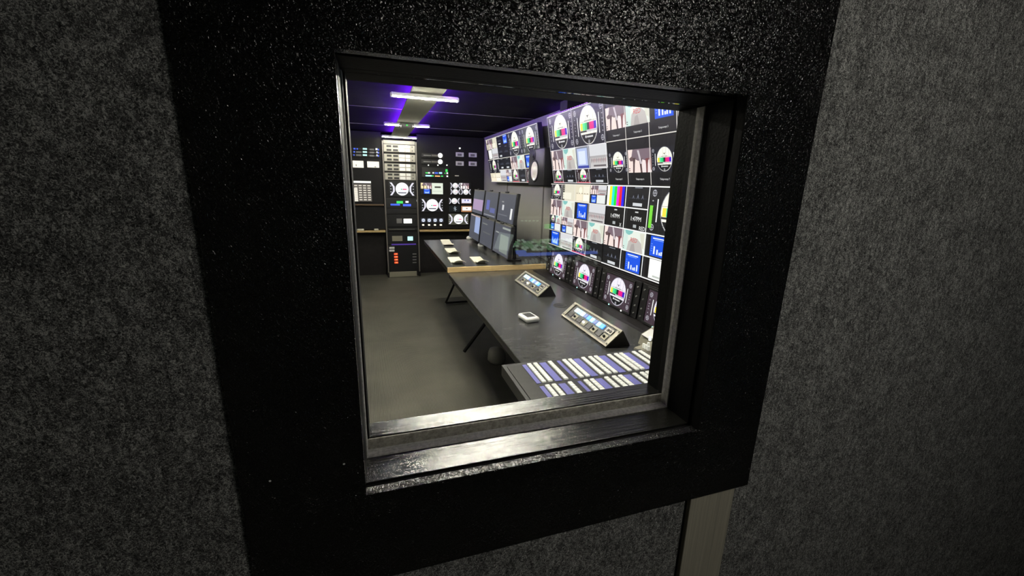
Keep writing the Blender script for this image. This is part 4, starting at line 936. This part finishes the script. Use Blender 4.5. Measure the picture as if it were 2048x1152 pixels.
face_screen('wall_screen', 'pale chart screen just above the right end of the wood shelf', 'screen', R(896.5, 427.5, 937, 449), lambda s: t_corner_chart(s, (70, 70, 60)), border=.004)

# ================================================================== AUDIO ROOM (seen as a reflection in the glass)

def RY_(yv): return 2 * GY - yv
TOP = [(2.75, .875), (2.93, .955), (3.0, .985), (3.32, 1.035)]
def top_z(yv):
    for (a, za), (b, zb) in zip(TOP, TOP[1:]):
        if yv <= b: return za + (zb - za) * (yv - a) / (b - a)
    return TOP[-1][1]
mc = thing('mixing_console', 'audio mixing console behind the camera, seen only as a reflection in the glass', 'mixer', (1.37, -1.7, 0))
q = MB(); q.prism([(RY_(2.75), 0)] + [(RY_(a), z) for a, z in TOP] + [(RY_(3.32), 0)], 'x', 1.0, 1.74); q.build('body', M['blk'], mc)
e_gk = emit('green_console_key', (.22, .5, .24), 3.2); e_ck = emit('pale_console_key', (.55, .8, .6), 3.0); e_bs = emit('blue_console_strip', (.14, .26, 1), 3.4); e_fd = emit('glow_added_fader', (.5, .55, .5), 1.8)  # fader glow is added so the unlit caps show in the reflection
random.seed(3)
def put(nm, m, x0, x1, a, b, up=.012):
    q = MB(); q.prism([(RY_(a), top_z(a) + .0008), (RY_(a), top_z(a) + up), (RY_(b), top_z(b) + up), (RY_(b), top_z(b) + .0008)], 'x', x0, x1); return q.build(nm, m, mc)
for i in range(24):
    x = 1.03 + .028 * i; put('fader_slot', M['grey'], x, x + .006, 2.765, 2.915, .004)
    y = 2.80 + .08 * random.random(); put('fader', e_fd, x - .004, x + .010, y, y + .03, .02)
put('blue_display_strip', e_bs, 1.03, 1.70, 2.938, 2.962)
put('blue_display_block', e_bs, 1.02, 1.10, 2.965, 2.998)
for r in range(6):
    for i in range(20):
        if random.random() < .72: put('console_key', e_gk if random.random() < .7 else e_ck, 1.03 + .034 * i, 1.05 + .034 * i, 3.01 + .05 * r, 3.035 + .05 * r)
sd = thing('side_table', 'small side table left of the mixing console, seen only as a reflection', 'table', (.88, -1.7, 0))
q = MB(); q.box((.76, -1.9, .86), (.99, -1.45, .885), bev=.003); q.build('tabletop', M['ply'], sd)
for x in (.78, .97):
    for y in (-1.87, -1.48): q = MB(); q.cyl((x, y, 0), (x, y, .86), .015, n=8); q.build('leg', M['blkm'], sd)
t = thing('talkback_box', 'tan topped box on the side table, seen only as a reflection', 'box', (.875, -1.5, .886))
q = MB(); q.box((.785, -1.54, .8865), (.97, -1.47, .975), bev=.004); q.build('body', M['beige'], t)
q = MB(); q.box((.785, -1.54, .9755), (.97, -1.468, .99), bev=.004); q.build('top_cover', M['tan'], t)
br = thing('meter_bridge', 'black meter bridge behind the mixing console, seen only as a reflection', 'meter', (1.35, -2.12, 0))
q = MB(); q.box((1.12, -2.2, 0), (1.60, -2.094, 1.217), bev=.004); q.build('housing', M['blk'], br)
q = MB(); q.box((1.18, -2.0935, 1.206), (1.58, -2.085, 1.216)); q.build('top_edge', M['silver'], br)
for i in range(4): q = MB(); q.box((1.22 + .07 * i, -2.0935, 1.05), (1.265 + .07 * i, -2.086, 1.165 - .02 * (i % 2))); q.build('meter', M['grey'] if i % 2 else M['dgrey'], br)
for i in range(5): q = MB(); q.box((1.2 + .035 * i, -2.0935, 1.178), (1.22 + .035 * i, -2.086, 1.19)); q.build('meter_lamp', e_ck, br)
q = MB(); q.box((1.42, -2.0935, 1.115), (1.50, -2.08, 1.155)); q.build('green_light', emit('green_sign', (.1, .9, .12), 3.0), br)
st = thing('audio_screen', 'tilted bright screen beside the mixing console, seen only as a reflection', 'screen', (.9, -1.65, .9))
mxs = Matrix.Translation((.90, -1.62, 1.075)) @ Matrix.Rotation(math.radians(-20), 4, 'X') @ Matrix.Rotation(math.radians(12), 4, 'Y')
q = MB(); q.box((-.09, -.03, -.10), (.09, -.002, .10), bev=.004, mx=mxs); q.build('housing', M['grey'], st)
q = MB(); q.box((-.055, -.001, -.065), (.06, .004, .07), mx=mxs); q.build('screen', emit('pale_green_screen', (.55, .68, .6), 2.4), st)
q = MB(); q.box((.87, -1.72, .886), (.93, -1.66, 1.05)); q.build('stand', M['blkm'], st)
# paint nicks on the casing
for px, py in ((540, 962), (688, 928)):
    p = at_y(px, py, WY); q = MB(); q.cyl((p.x, WY - .0002, p.z), (p.x, WY + .001, p.z), .0016, n=8); q.build('paint_nick', M['white'], win)
bpy.context.view_layer.update()
